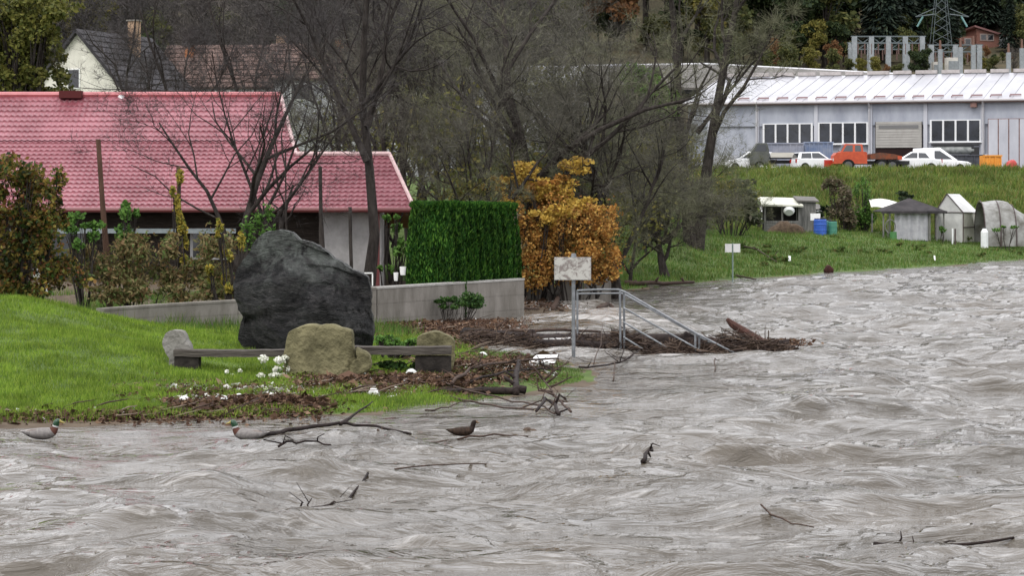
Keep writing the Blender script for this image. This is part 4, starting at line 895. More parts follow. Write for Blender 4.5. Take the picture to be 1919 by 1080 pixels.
d = 165; p = W(755, 150, d); zb_ = gz(p[0], d); hz_ = W(0, 120, d)[2] - zb_
gable_house("village_house", (p[0], d, zb_), math.radians(80), 7, 6.0, hz_ - 2.6, hz_, WHT, SLATE, "white gable end of a small house glimpsed through the thicket", wins_gable=((-1, .2, hz_ - 3.3, .8, 1.0),))
d = 190; p = W(985, 160, d); zb_ = gz(p[0], d); hz_ = W(0, 125, d)[2] - zb_
gable_house("village_house", (p[0], d, zb_), math.radians(10), 9, 7.0, hz_ - 1.6, hz_, M("grey render", (.34, .34, .36), (.45, .45, .47), 2, .9), M("grey sheet roof", (.26, .26, .27), (.38, .38, .4), 2, .6), "plain grey house with shallow grey roof among the bare trees",
            wins_front=((-2.4, hz_ - 2.8, 1.2, 1.2), (1.4, hz_ - 2.8, 1.2, 1.2)))
# ------------------------------------------------------------------ the pale hall, its yard and the vehicles
O = Vector((XP(1290, 199.5), 199.5)); E = Vector((XP(2060, 189), 189.0)); hd = (E - O).normalized(); HRZ = math.atan2(hd.y, hd.x)
HB = 5.45
def hu(px): k = (px - CX) / F; return (k * O.y - O.x) / (hd.x - k * hd.y)
def hzp(px, py): u = hu(px); y = O.y + hd.y * u; return H - (py - YH) * y / F - HB
HL = hu(2060); EA = 5.95; RD = 15.0; RH = 8.75
PANEL = M("pale blue grey wall panel", (.26, .28, .33), (.39, .41, .46), .6, .8, 8, stretch=(1, 1, .4))
PANEL2 = M("white wall panel", (.36, .37, .41), (.47, .48, .52), .6, .8, 8, stretch=(1, 1, .4))
ROOFW = M("white metal roof sheet", (.19, .19, .215), (.36, .36, .39), .3, .28, 8, metal=.0, spec=.9, stretch=(1, .3, 1))
RUSTY = M("rusty eave trim", (.14, .075, .065), (.25, .16, .14), 3, .7)
hall = root("industrial_hall", (O.x, O.y, HB), "long pale industrial hall with a white metal roof and ribbon windows above the parked vehicles", "hall", rz=HRZ)
wl = obj("wall", MB().box((HL / 2, RD / 2, 2.6), (HL, RD - .1, 6.6)), PANEL, hall)
# precast panels along the front
edges = [hu(px) for px in (1290, 1330, 1420, 1530, 1632, 1735, 1842, 1950, 2060)]
for a, b in zip(edges[:-1], edges[1:]):
    obj("wall_panel", MB().box(((a + b) / 2, -.03, 4.95), (b - a - .05, .18, 1.9)), PANEL, wl)
    obj("wall_panel", MB().box(((a + b) / 2, -.02, .55), (b - a - .05, .16, 2.1)), PANEL2, wl)
for e_ in edges[1:-1]: obj("pilaster", MB().box((e_, -.10, 2.7), (.30, .28, 6.2)), PANEL2, wl)
FRM = M("white window frame", (.66, .67, .68), None, rough=.5)
HGL = M("dark hall glazing", (.014, .016, .02), (.03, .034, .045), 1.2, .12, spec=.7)
for (a, b, y0, y1, n) in ((1432, 1522, 233, 270, 4), (1535, 1626, 231, 268, 4), (1745, 1838, 226, 264, 4)):
    u0, u1 = hu(a), hu(b); z1, z0 = hzp((a + b) / 2, y0), hzp((a + b) / 2, y1)
    w_ = obj("window", MB().box(((u0 + u1) / 2, -.14, (z0 + z1) / 2), (u1 - u0 + .16, .12, z1 - z0 + .16)), FRM, wl)
    pw = (u1 - u0) / n
    for i in range(n): obj("pane", MB().box((u0 + pw * (i + .5), -.215, (z0 + z1) / 2), (pw - .16, .02, z1 - z0)), HGL, w_)
    obj("sill", MB().box(((u0 + u1) / 2, -.24, z0 - .12), (u1 - u0 + .3, .22, .06)), FRM, w_)
u0, u1 = hu(1642), hu(1728); z1, z0 = hzp(1685, 228), hzp(1685, 277)
GD = M("grey roller door", (.30, .29, .27), (.36, .35, .33), 2, .6)
obj("door_opening", MB().box(((u0 + u1) / 2, -.12, z1 / 2 - .2), (u1 - u0 + .1, .08, z1 + .4)), M("dark interior", (.02, .012, .012), None, rough=.9), wl)
rd = obj("roller_door", MB().box(((u0 + u1) / 2, -.20, (z0 + z1) / 2), (u1 - u0, .06, z1 - z0)), GD, wl)
for i in range(10): obj("slat", MB().box(((u0 + u1) / 2, -.245, z0 + (z1 - z0) * (i + .5) / 10), (u1 - u0 - .06, .03, (z1 - z0) / 10 - .05)), GD, rd)
obj("door_window", MB().box(((u0 + u1) / 2, -.268, z1 - .42), (u1 - u0 - .5, .02, .28)), M("smoked strip", (.14, .14, .14), None, rough=.3), rd)
u0, u1 = hu(1852), hu(1950); z1 = hzp(1890, 222)
fd = obj("folding_door", MB().box(((u0 + u1) / 2, -.15, z1 / 2), (u1 - u0, .08, z1)), RUSTY, wl)
for i in range(5): obj("door_leaf", MB().box((u0 + (u1 - u0) * (i + .5) / 5, -.20, z1 / 2), ((u1 - u0) / 5 - .09, .05, z1 - .1)), PANEL2, fd)
# roof
mb = MB(); th = (RH - EA) / (RD / 2)
mb.slab([(-.4, -.5, EA), (HL, -.5, EA), (HL, RD / 2 + 6, RH), (-.4, RD / 2 + 6, RH)], (0, -.19, .98), .16)
mb.slab([(-.4, RD / 2 + 6, RH), (HL, RD / 2 + 6, RH), (HL, RD + 14, EA), (-.4, RD + 14, EA)], (0, .19, .98), .16)
rf = obj("roof", mb, ROOFW, hall)
slp = (RH - EA) / (RD / 2 + 6.5)
seam = 0.0; ns = 30
for i in range(ns):
    a, b = -.4 + (HL + .4) * i / ns, -.4 + (HL + .4) * (i + 1) / ns
    obj("roof_sheet", MB().slab([(a + .03, -.52, EA + .03), (b - .03, -.52, EA + .03), (b - .03, RD / 2 + 5.9, RH + .03), (a + .03, RD / 2 + 5.9, RH + .03)], (0, -.2, .98), .03), ROOFW, rf)
SNOW = M("brown snow guard", (.26, .17, .17), None, rough=.7)
for i in range(20):
    u = hu(1390 + i * 36.5); 
    if u > HL - 1: break
    obj("snow_guard", MB().box((u, .9, EA + slp * 1.4 + .13), (.9, .05, .13)).box((u - .43, .65, EA + slp * 1.15 + .08), (.04, .5, .1)), SNOW, rf)
RCAP = M("ridge vent cap", (.30, .27, .26), (.42, .39, .38), 3, .6)
for i in range(16):
    a = HL * i / 16; obj("ridge_vent", MB().box((a + HL / 32, RD / 2 + 6, RH + .22), (HL / 16 - .25 - .3 * (i % 2), .5, .30)), RCAP, rf)
obj("fascia", MB().box((HL / 2 - .2, -.55, EA - .12), (HL + .4, .06, .22)), RUSTY, rf)
obj("gutter", MB().tube([(-.4, -.66, EA - .08), (HL, -.66, EA - .08)], .09, 8), M("grey gutter", (.32, .30, .30), None, rough=.5), rf)
for px in (1420, 1630, 1843): obj("downpipe", MB().tube([(hu(px), -.62, EA - .1), (hu(px), -.32, EA - .6), (hu(px), -.32, 0)], .07, 8), M("grey downpipe", (.38, .38, .40), None, rough=.5), wl)
obj("wall_lamp", MB().box((hu(1826), -.35, hzp(1826, 197)), (.5, .4, .35)), RUSTY, wl)

# far long grey roof behind the hall
bh = root("long_grey_building", (XP(1380, 252), 252, 11.5), "long low grey roofed works building beyond the hall", "building")
g0, g1, g2 = W(1075, 118, 250), W(1330, 114, 250), W(1660, 137, 256)
obj("wall", MB().box(((g0[0] + g2[0]) / 2, 262, 12.0), (g2[0] - g0[0], 16, 9)), PANEL, bh, world=True)
GREYR = M("grey felt roof", (.10, .095, .088), (.16, .15, .14), .6, .7)
rfm = MB(); rfm.slab([(g0[0] - 1, 246, 15.2), (g2[0] + 1, 246, 14.6), (g2[0] + 1, 256, g2[2] - .1), (g1[0], 256, g1[2]), (g0[0] - 1, 256, g0[2])], (0, -.2, .98), .25)
rfm.slab([(g0[0] - 1, 256.2, g0[2]), (g1[0], 256.2, g1[2]), (g2[0] + 1, 256.2, g2[2] - .1), (g2[0] + 1, 272, 14), (g0[0] - 1, 272, 14)], (0, .2, .98), .25)
rg = obj("roof", rfm, GREYR, bh, world=True)
obj("roof_edge", MB().tube([(g0[0] - 1, 256, g0[2] + .06), (g1[0], 256, g1[2] + .06), (g2[0] + 1, 256, g2[2] - .04)], .10, 6), M("white roof edge", (.7, .7, .72), None, rough=.4), rg, world=True)
obj("rooflight", MB().slab([W(1140, 124, 251.6), W(1176, 121, 251.6), W(1176, 121, 253.6)[:2] + (W(1176, 119, 253.6)[2],), W(1140, 124, 253.6)[:2] + (W(1140, 120, 253.6)[2],)], (0, -.2, .98), .2), ROOFW, rg, world=True)

# ---- vehicles
TYRE = M("tyre rubber", (.012, .012, .013), None, rough=.85); RIM = M("wheel rim", (.10, .10, .105), None, rough=.5, metal=.5)
VG = M("vehicle glass", (.02, .024, .03), None, rough=.05, spec=.8); TRIM = M("black plastic trim", (.015, .015, .016), None, rough=.6)
LAMP = M("lamp glass", (.6, .6, .58), None, rough=.1); RLAMP = M("red lamp", (.35, .02, .015), None, rough=.2)
WPAINT = M("white car paint", (.74, .75, .77), (.80, .81, .82), 2, .3, coat=.5); RPAINT = M("orange red paint", (.36, .048, .018), (.48, .08, .028), 3, .45); RED2 = M("red panel", (.42, .035, .02), None, rough=.4)
def wheel(parent, x, y, r, w):
    t_ = obj("wheel", MB().tube([(x, y - w / 2, r), (x, y + w / 2, r)], r, 18), TYRE, parent)
    s = 1 if y > 0 else -1
    obj("rim", MB().tube([(x, y + s * (w / 2 + .004), r), (x, y + s * (w / 2 - .02), r)], [r * .62, r * .66], 14), RIM, t_)
def car(name, px, d, rz, L_, Wd, lower, cabin, panes, wheels, paint, label, wr=.31, cat="car", door=None, zoff=0):
    """side outlines in metres from the rear (x=0) to the front; the cabin narrows upwards"""
    x = XP(px, d); c = root(name, (x, d, gz(x, d) + zoff), label, cat, rz=rz)
    lo = [(a - L_ / 2, b) for a, b in lower]; cb = [(a - L_ / 2, b) for a, b in cabin]; z0 = min(b for a, b in cb); z1 = max(b for a, b in cb)
    wf = lambda z: Wd / 2 - .02 - .17 * max(0, (z - z0) / max(z1 - z0, .01))
    bo_ = obj("body", MB().prism(lo, lambda z: Wd / 2 - (.05 if z < .35 else 0) - .04 * max(0, z - .7)), paint, c)
    md = bo_.modifiers.new("bevel", 'BEVEL'); md.width = .04; md.segments = 2; md.limit_method = 'ANGLE'
    ca_ = obj("cabin", MB().prism(cb, wf), paint, c); md = ca_.modifiers.new("bevel", 'BEVEL'); md.width = .05; md.segments = 2; md.limit_method = 'ANGLE'
    for pn in panes:
        pn = [(a - L_ / 2, b) for a, b in pn]
        for s in (-1, 1):
            pts = [(a, s * (wf(b) + .008), b) for a, b in pn]
            obj("side_window", MB().slab(pts if s > 0 else pts[::-1], (0, s, .25), .02), VG, ca_)
    # windscreen and rear window over the sloping ends of the cabin
    def glass(i, j, nm):
        (xa_, za), (xb_, zb2) = cb[i], cb[j]; ns_ = Vector((zb2 - za, 0, -(xb_ - xa_))).normalized()
        if ns_.z < 0: ns_ = -ns_
        f0, f1 = .12, .90; q = [(xa_ + (xb_ - xa_) * f, za + (zb2 - za) * f) for f in (f0, f1)]
        pts = [Vector((q[0][0], -wf(q[0][1]) + .1, q[0][1])), Vector((q[0][0], wf(q[0][1]) - .1, q[0][1])), Vector((q[1][0], wf(q[1][1]) - .1, q[1][1])), Vector((q[1][0], -wf(q[1][1]) + .1, q[1][1]))]
        obj(nm, MB().slab([p_ + ns_ * .012 for p_ in pts], ns_, .02), VG, ca_)
    glass(-1, -2, "windscreen"); glass(0, 1, "rear_window")
    for xw in wheels:
        for s in (-1, 1): wheel(c, xw - L_ / 2, s * (Wd / 2 - .10), wr, .2)
    fx = max(a for a, b in lo); rx = min(a for a, b in lo)
    for s in (-1, 1):
        obj("headlight", MB().box((fx - .05, s * (Wd / 2 - .3), .66), (.16, .34, .16)), LAMP, c); obj("tail_light", MB().box((rx + .03, s * (Wd / 2 - .16), .75), (.1, .2, .26)), RLAMP, c)
    obj("bumper", MB().box((fx - .02, 0, .38), (.16, Wd - .1, .2)), TRIM, c)
    return c
SED_L = [(0, .25), (.05, .85), (.9, .93), (3.1, .93), (4.15, .80), (4.3, .62), (4.3, .25), (3.9, .2), (.3, .2)]
SED_C = [(.5, .92), (1.15, 1.42), (2.35, 1.44), (3.25, .90)]
SED_P = [[(.95, .97), (1.28, 1.34), (1.80, 1.36), (1.80, .97)], [(1.88, .97), (1.88, 1.36), (2.28, 1.36), (2.95, .97)]]
HB_C = [(.12, .92), (.35, 1.42), (2.3, 1.46), (3.25, .90)]; HB_P = [[(.45, .97), (.55, 1.36), (1.45, 1.38), (1.45, .97)], [(1.53, .97), (1.53, 1.38), (2.2, 1.38), (2.95, .97)]]
VAN_C = [(.02, .92), (.08, 1.80), (2.05, 1.86), (3.35, .92)]; VAN_P = [[(1.65, 1.0), (1.65, 1.62), (2.05, 1.62), (2.95, 1.0)]]
car("white_car", 1712, 176.5, math.radians(172), 4.1, 1.7, [(a * .95, b) for a, b in SED_L], [(a * .95, b) for a, b in SED_C], [[(a * .95, b) for a, b in q] for q in SED_P], (.8, 3.2), WPAINT, "white saloon car with its nose towards the red truck")
car("white_van", 1764, 178.5, math.radians(-10), 4.3, 1.8, SED_L, VAN_C, VAN_P, (.8, 3.5), WPAINT, "high white panel van with a sloping nose beside the dark container", cat="van", wr=.33)
car("white_car", 1403, 178, math.radians(185), 3.9, 1.65, [(a * .9, b) for a, b in SED_L], [(a * .9, b) for a, b in HB_C], [[(a * .9, b) for a, b in q] for q in HB_P], (.75, 3.1), WPAINT, "white hatchback at the bare tree end of the parked row")
wc = car("white_car", 1528, 176, math.radians(12), 3.4, 1.6, [(a * .79, b) for a, b in SED_L], [(a * .79, b * .97) for a, b in HB_C], [[(a * .79, b * .97) for a, b in q] for q in HB_P], (.65, 2.75), WPAINT, "small white car with a red front wing beside the red truck")
obj("front_wing", MB().box((.95, -.795, .58), (1.1, .06, .5)), RED2, wc)
# flatbed pick-up
x = XP(1462, 177.5); fb = root("flatbed_truck", (x, 177.5, gz(x, 177.5)), "small flatbed truck with a pale loading bed and dark cab", "truck", rz=math.radians(180))
DG = M("dark green cab paint", (.05, .055, .05), (.09, .095, .085), 3, .5); PALE = M("pale bed boards", (.46, .44, .39), (.56, .54, .49), 4, .7, stretch=(.3, 1, 3))
obj("cab", MB().prism([(.9, .45), (.9, 1.5), (1.05, 2.0), (1.75, 2.0), (2.2, 1.35), (2.3, .8), (2.3, .45)], .82), DG, fb)
for s in (-1, 1): obj("side_window", MB().slab([(1.1, s * .826, 1.4), (1.15, s * .826, 1.88), (1.7, s * .826, 1.88), (2.05, s * .826, 1.4)][::s], (0, s, 0), .02), VG, fb)
bedo = obj("loading_bed", MB().box((-.75, 0, .92), (3.1, 1.75, .12)), TRIM, fb)
for s in (-1, 1): obj("side_board", MB().box((-.75, s * .87, 1.12), (3.1, .05, .36)), PALE, bedo)
obj("side_board", MB().box((-2.29, 0, 1.12), (.05, 1.7, .36)), PALE, bedo)
obj("chassis", MB().box((-.2, 0, .62), (4.6, .8, .22)), TRIM, fb)
for xw in (-1.4, 1.6):
    for s in (-1, 1): wheel(fb, xw, s * .75, .34, .22)
# red truck with a double cab
x = XP(1618, 175.5); tr = root("red_truck", (x, 175.5, gz(x, 175.5)), "orange red truck with double cab and bare dark chassis", "truck", rz=math.radians(180)); tr.scale = (.92, .9, .88)
cabm = obj("cab", MB().prism([(-.15, .62), (-.15, 1.55), (.0, 1.62), (.75, 1.62), (2.25, 1.55), (2.45, 1.3), (2.5, .62)], 1.05), RPAINT, tr)
gh = obj("cab_top", MB().prism([(.12, 1.56), (.22, 2.25), (1.55, 2.28), (1.95, 1.55)], lambda z: 1.0 - .12 * max(0, z - 1.55)), RPAINT, tr)
for q in ([(.30, 1.64), (.36, 2.14), (.80, 2.16), (.80, 1.64)], [(.98, 1.64), (.98, 2.16), (1.46, 2.16), (1.76, 1.64)]):
    for s in (-1, 1): obj("side_window", MB().slab([(a, s * (1.0 - .12 * (b - 1.55) + .008), b) for a, b in q][::s], (0, s, .1), .02), M("bright see-through cab glass", (.45, .47, .48), None, rough=.1) if s == -1 and False else VG, gh)
obj("windscreen", MB().slab([(1.90, -.85, 1.68), (1.90, .85, 1.68), (1.63, .8, 2.2), (1.63, -.8, 2.2)], (.9, 0, .4), .02), VG, gh)
obj("chassis", MB().box((-.8, 0, .72), (5.6, .85, .3)), TRIM, tr)
bed = obj("tipper_bed", MB().prism([(-2.75, 1.0), (-2.9, 1.25), (-2.3, 1.42), (-1.2, 1.55), (-.45, 1.45), (-.4, 1.0)], .95), M("rusty dark load bed", (.07, .05, .04), (.20, .06, .03), 3, .8), tr)
obj("tail_board", MB().box((-2.75, 0, 1.12), (.35, 1.95, .3)), RPAINT, bed)
for xw, r in ((1.35, .50), (-1.3, .50), (-2.15, .48)):
    for s in (-1, 1): wheel(tr, xw, s * (1.0 if xw > 0 else .88), r, .32)
for s in (-1, 1): obj("headlight", MB().box((2.5, s * .75, .95), (.06, .25, .2)), LAMP, cabm)
# containers and small plant
def skip(name, px0, px1, py0, py1, d, dep_, mat, label, ribs=6, cat="container"):
    a, b = W(px0, py1, d), W(px1, py0, d); x = (a[0] + b[0]) / 2; z = gz(x, d); w = b[0] - a[0]; hh = b[2] - z
    r_ = root(name, (x, d, z), label, cat)
    bd_ = obj("shell", MB().box((0, dep_ / 2, hh / 2), (w, dep_, hh - .04)), mat, r_)
    for i in range(ribs + 1): obj("rib", MB().box((-w / 2 + .05 + (w - .1) * i / ribs, -.035, hh / 2), (.08, .07, hh - .1)), mat, bd_)
    obj("rim", MB().box((0, -.03, hh - .03), (w + .1, .12, .1)), mat, bd_); return r_
BLUE = M("faded blue steel", (.10, .15, .27), (.22, .25, .32), 1.5, .55); BLUE2 = M("grey blue tarpaulin", (.17, .19, .25), (.28, .29, .34), 1.2, .6)
skip("blue_container", 1432, 1506, 268, 322, 184, 2.2, BLUE2, "grey blue steel container below the first hall window")
skip("blue_container", 1507, 1561, 266, 322, 184.5, 2.2, BLUE, "brighter blue steel container standing behind the small white car")
skip("dark_container", 1745, 1843, 290, 320, 183, 2.0, M("dark slate steel", (.03, .035, .045), (.06, .065, .08), 2, .6), "dark slate coloured skip between white van and orange container")
skip("orange_container", 1843, 1877, 291, 319, 178, 1.5, M("orange steel", (.60, .22, .02), (.70, .30, .04), 2, .5), "bright orange skip beside the dark skip", ribs=3)
x = XP(1790, 185); rig = root("equipment_rack", (x, 185, gz(x, 185)), "long grey machine on a rack under the third hall window", "machine")
MG = M("grey machine paint", (.10, .11, .11), (.25, .26, .25), 3, .6)
obj("frame", MB().box((0, 0, 2.15), (3.6, .5, .14)).box((0, 0, 1.2), (3.7, .8, .12)), TRIM, rig)
obj("drum", MB().tube([(-1.7, 0, 1.75), (1.4, 0, 1.75)], .32, 14), MG, rig); obj("motor", MB().box((1.5, 0, 1.7), (.6, .6, .6)), TRIM, rig)
for xx in (-1.7, 0, 1.7): obj("leg", MB().box((xx, 0, .6), (.1, .6, 1.2)), TRIM, rig)
x = XP(1893, 178); wbr = root("red_tarpaulin", (x, 178, gz(x, 178)), "heap under a red cover beside the orange skip", "cover")
rb = rock_mesh([(-.55, 0), (.55, 0), (.5, .5), (.25, .95), (-.05, .9), (-.3, .6)], .9, 4, rough=.06, seed=3)
rock_obj("cover", rb, M("red plastic sheet", (.32, .03, .03), (.45, .06, .05), 3, .5), wbr)
obj("blue_hem", MB().box((-.75, -.1, .14), (.7, .3, .22)), BLUE, wbr)
WSH = M("white scrap metal", (.6, .62, .62), (.75, .76, .76), 4, .5)
for px, sx, sz_ in ((1435, .8, .18), (1447, .7, .14)):
    x = XP(px, 173.8); z = gz(x, 173.8); single("white_scrap", MB().slab([(x - sx / 2, 173.6, z + .02), (x + sx / 2, 173.6, z + .05), (x + sx / 2.4, 174.2, z + sz_ + .12), (x - sx / 2.2, 174.1, z + sz_ + .18)], (0, -.5, .8), .05), WSH, "bent piece of white scrap sheet lying at the edge of the slope", "scrap", "white scrap sheets at the slope edge")
# ------------------------------------------------------------------ the allotment gardens at the foot of the slope
OLDW = M("grey weathered boards", (.10, .10, .095), (.20, .195, .185), 5, .9, 8, .4, stretch=(3, 3, .3)); FELT = M("dark roofing felt", (.028, .026, .028), (.055, .05, .052), 2, .9)
PLAST = M("cloudy plastic sheet", (.36, .36, .35), (.52, .52, .50), 1.2, .35, 8, spec=.6); DIRTP = M("grubby plastic sheet", (.33, .33, .31), (.50, .50, .48), 1.0, .5, 8)
d = 141; xa, xb = XP(1434, d), XP(1498, d); z = gz((xa + xb) / 2, d); zt = W(0, 382, d)[2]
shed = root("open_shed", ((xa + xb) / 2, d, z), "low open shed of grey boards with a pale felt roof edge behind the sign", "shed")
sb = obj("back_wall", MB().box(((xa + xb) / 2, d + 1.6, z + (zt - z) / 2), (xb - xa, .1, zt - z)), FELT, shed, world=True)
for i in range(5): obj("board", MB().box(((xa + xb) / 2, d, z + .08 + i * .155), (xb - xa, .04, .14)), OLDW, shed, world=True)
for xx in (xa, (xa + xb) / 2, xb): obj("post", MB().box((xx, d + .06, z + (zt - z) / 2), (.1, .1, zt - z)), OLDW, shed, world=True)
obj("roof", MB().slab([(xa - .25, d - .3, zt - .03), (xb + .2, d - .3, zt - .10), (xb + .2, d + 2.2, zt + .35), (xa - .25, d + 2.2, zt + .42)], (0, -.2, .98), .10), M("pale roof sheet", (.42, .42, .34), (.55, .55, .48), 3, .6), shed, world=True)
xa2, xb2 = XP(1498, d), XP(1531, d); zt2 = W(0, 375, d)[2]
hut = root("tool_hut", ((xa2 + xb2) / 2, d + .4, z), "narrow dark grey tool hut joined to the open shed", "hut")
obj("wall", MB().box(((xa2 + xb2) / 2, d + 1.2, z + (zt2 - z) / 2), (xb2 - xa2 - .08, 1.6, zt2 - z)), OLDW, hut, world=True)
for i in range(6): obj("board", MB().box((xa2 + .10 + (xb2 - xa2 - .2) * i / 5, d + .385, z + (zt2 - z) / 2), (.15, .03, zt2 - z - .05)), OLDW, hut, world=True)
obj("roof", MB().slab([(xa2 - .1, d + .2, zt2), (xb2 + .15, d + .2, zt2 - .05), (xb2 + .15, d + 2.3, zt2 + .2), (xa2 - .1, d + 2.3, zt2 + .25)], (0, -.1, .99), .09), GREYR, hut, world=True)
p = W(1478, 397, d - .1); single("white_basin", MB().tube([(p[0], d - .32, p[2] - .05), (p[0] + .01, d - .2, p[2] + .05)], [.24, .34], 12), WSH, "white basin hung on the open shed", "basin")
p = W(1515, 374, 147); rl = root("sheet_stack", (p[0] - 1.2, 147, gz(p[0], 147)), "heap of pale corrugated sheets behind the sheds", "sheets")
zz0 = gz(p[0], 147)
for i in range(5): obj("sheet", MB().slab([(p[0] - 3.2 + i * .1, 146.3, zz0 + .75 + i * .12), (p[0] + .9, 146.2 + i * .05, zz0 + .85 + i * .13), (p[0] + .7, 147.8, zz0 + 1.2 + i * .12), (p[0] - 2.9, 147.9, zz0 + 1.15 + i * .12)], (0, -.3, .95), .03), (WSH, GREYR, OLDW)[i % 3], rl, world=True)
obj("trestle", MB().box((p[0] - 1.1, 147, zz0 + .45), (3.2, 1.0, .9)), OLDW, rl, world=True)
def barrel(px, d, r, hh, mat, label):
    x = XP(px, d); z = gz(x, d) - .03; b = root("barrel", (x, d, z), label, "barrel")
    pr = [(0, r * .92), (.05, r), (hh * .3, r), (hh * .32, r * 1.04), (hh * .36, r * 1.04), (hh * .38, r), (hh * .64, r), (hh * .66, r * 1.04), (hh * .70, r * 1.04), (hh * .72, r), (hh - .05, r), (hh, r * .93)]
    obj("drum", MB().tube([(0, 0, a) for a, _ in pr], [q for _, q in pr], 18), mat, b, smooth=False); obj("lid", MB().tube([(0, 0, hh + .002), (0, 0, hh + .05)], r * .9, 18), TRIM, b)
barrel(1537, 138.5, .37, .95, M("blue plastic", (.02, .07, .33), (.03, .10, .42), 3, .4), "bright blue plastic barrel beside the white sign board")
barrel(1549, 139.5, .28, .85, M("teal plastic", (.05, .16, .17), (.08, .2, .2), 3, .5), "slim teal barrel between blue and green barrels")
barrel(1560, 138.8, .27, .82, M("green plastic", (.04, .17, .12), (.06, .22, .15), 3, .5), "slim green barrel at the end of the barrel row")
cp = hit(1475, 430); r_ = rock_mesh([(-1.2, -.1), (1.2, -.1), (1.0, .35), (.3, .5), (-.6, .45)], 1.2, 4, rough=.12, seed=6)
tag(rock_obj("compost_heap", r_, M("brown compost", (.05, .035, .025), (.11, .08, .055), 5, .95, bump=.6), loc=(XP(1472, 139), 139, gz(XP(1472, 139), 139))), "brown compost heap in front of the open shed", "heap")
# gazebo with a dark hipped roof
d = 141; cx_ = XP(1712, d); z = gz(cx_, d); gw = XP(1775, d) - XP(1652, d); ze = W(0, 396, d)[2]; za = W(0, 371, d)[2]
gaz = root("garden_gazebo", (cx_, d + 1.4, z), "garden gazebo with a dark hipped roof and pale cloth walls", "gazebo")
e = gw / 2; pk = (cx_, d + 1.5, za)
cr = [(cx_ - e, d - .3, ze), (cx_ + e, d - .3, ze), (cx_ + e, d + 3.2, ze), (cx_ - e, d + 3.2, ze)]
rf_ = None
for i in range(4):
    a, b = Vector(cr[i]), Vector(cr[(i + 1) % 4]); p_ = Vector(pk); n_ = (b - a).cross(p_ - a)
    o_ = obj("roof_side", MB().slab([a, b, p_ + Vector((.12 if i != 3 else -.12, 0, 0)) * 0], n_, .06), FELT, gaz, world=True)
obj("valance", MB().box((cx_, d - .30, ze - .06), (gw, .05, .14)), FELT, gaz, world=True)
for px in (1664, 1740): obj("cloth_wall", MB().box((XP(px, d) + .0, d - .0, z + (ze - z) / 2), (.04, .04, ze - z)), OLDW, gaz, world=True)
cw = gw * .62; n = 24; vs = []; fs = []
for i in range(n + 1):
    u = i / n; xx = XP(1676, d) + (XP(1740, d) - XP(1676, d)) * u; yy = d - .05 + .06 * math.sin(u * 26) 
    vs += [(xx, yy, z), (xx, yy * 1, ze - .02)]
for i in range(n): fs.append((2 * i, 2 * i + 2, 2 * i + 3, 2 * i + 1))
mb = MB(); mb._add(vs, fs); cwo = obj("cloth_wall", mb, M("white cloth", (.28, .28, .30), (.40, .40, .42), 2, .8), gaz, world=True, smooth=True, fix=False)
for px in (1655, 1742, 1755, 1768): obj("post", MB().box((XP(px, d), d - .1, z + (ze - z) / 2), (.08, .08, ze - z)), OLDW, gaz, world=True)
p = W(1668, 403, 140); ring = MB().tube([(p[0] + .30 * math.cos(a) , 139.9, z + .85 + .40 * math.sin(a)) for a in [i * math.pi / 9 for i in range(19)]], .03, 6)
single("white_garden_arch", ring, OLDW, "pale round hoop leaning against the gazebo", "hoop")
single("green_watering_tank", MB().tube([(XP(1674, 139.6), 139.6, z), (XP(1674, 139.6), 139.6, z + .55)], [.22, .2], 12), M("green tank", (.05, .16, .05), None, rough=.5), "small green water butt before the gazebo", "tank")
# polycarbonate greenhouse
d = 144; xa, xb, xc = XP(1752, d), XP(1800, d), XP(1845, d); z = gz(xb, d); ze = W(0, 398, d)[2]; zr = W(0, 364, d)[2]
gh_ = root("greenhouse", (xb, d + 2, z), "white plastic greenhouse with a gable beside the gazebo", "greenhouse")
xm = XP(1772, d); D0, D1 = d, d + 3.4
FRAME = M("rusty dark frame", (.05, .03, .03), None, rough=.6)
obj("gable_panel", MB().slab([(xa, D0, z), (xb, D0 - .8, z), (xb, D0 - .8, ze), (xm, D0 - .4, zr), (xa, D0, ze)], (-.25, -1, 0), .04), PLAST, gh_, world=True)
obj("side_panel", MB().slab([(xb, D0 - .8, z), (xc, D1 - 1.4, z), (xc, D1 - 1.4, ze - .02), (xb, D0 - .8, ze)], (.4, -1, 0), .04), M("yellowed plastic", (.42, .41, .34), (.55, .54, .47), 1.5, .5), gh_, world=True)
obj("roof_panel", MB().slab([(xb + .03, D0 - .85, ze - .03), (xc + .05, D1 - 1.45, ze - .05), (XP(1818, d), D1, zr + .02), (xm, D0 - .4, zr + .02)], (.4, -.6, .7), .04), PLAST, gh_, world=True)
obj("roof_panel", MB().slab([(xa, D0, ze), (xm, D0 - .4, zr), (XP(1818, d), D1, zr), (xa + 1.4, D1 + 1.4, ze)], (-.6, .2, .7), .04), PLAST, gh_, world=True)
for a, b in (((xa, D0 - .04, ze), (xm, D0 - .45, zr + .03)), ((xm, D0 - .45, zr + .03), (xb, D0 - .86, ze)), ((xb, D0 - .86, ze), (xb, D0 - .86, z)), ((xa, D0 - .05, ze), (xb, D0 - .87, ze)), ((xb, D0 - .87, ze), (xc, D1 - 1.47, ze - .03)), ((xa, D0 - .05, z), (xa, D0 - .05, ze)), ((xb, D0 - .88, z + .9), (xc, D1 - 1.48, z + .9)), ((xc, D1 - 1.48, z), (xc, D1 - 1.48, ze))):
    obj("frame_bar", MB().tube([a, b], .028, 6), FRAME, gh_, world=True)
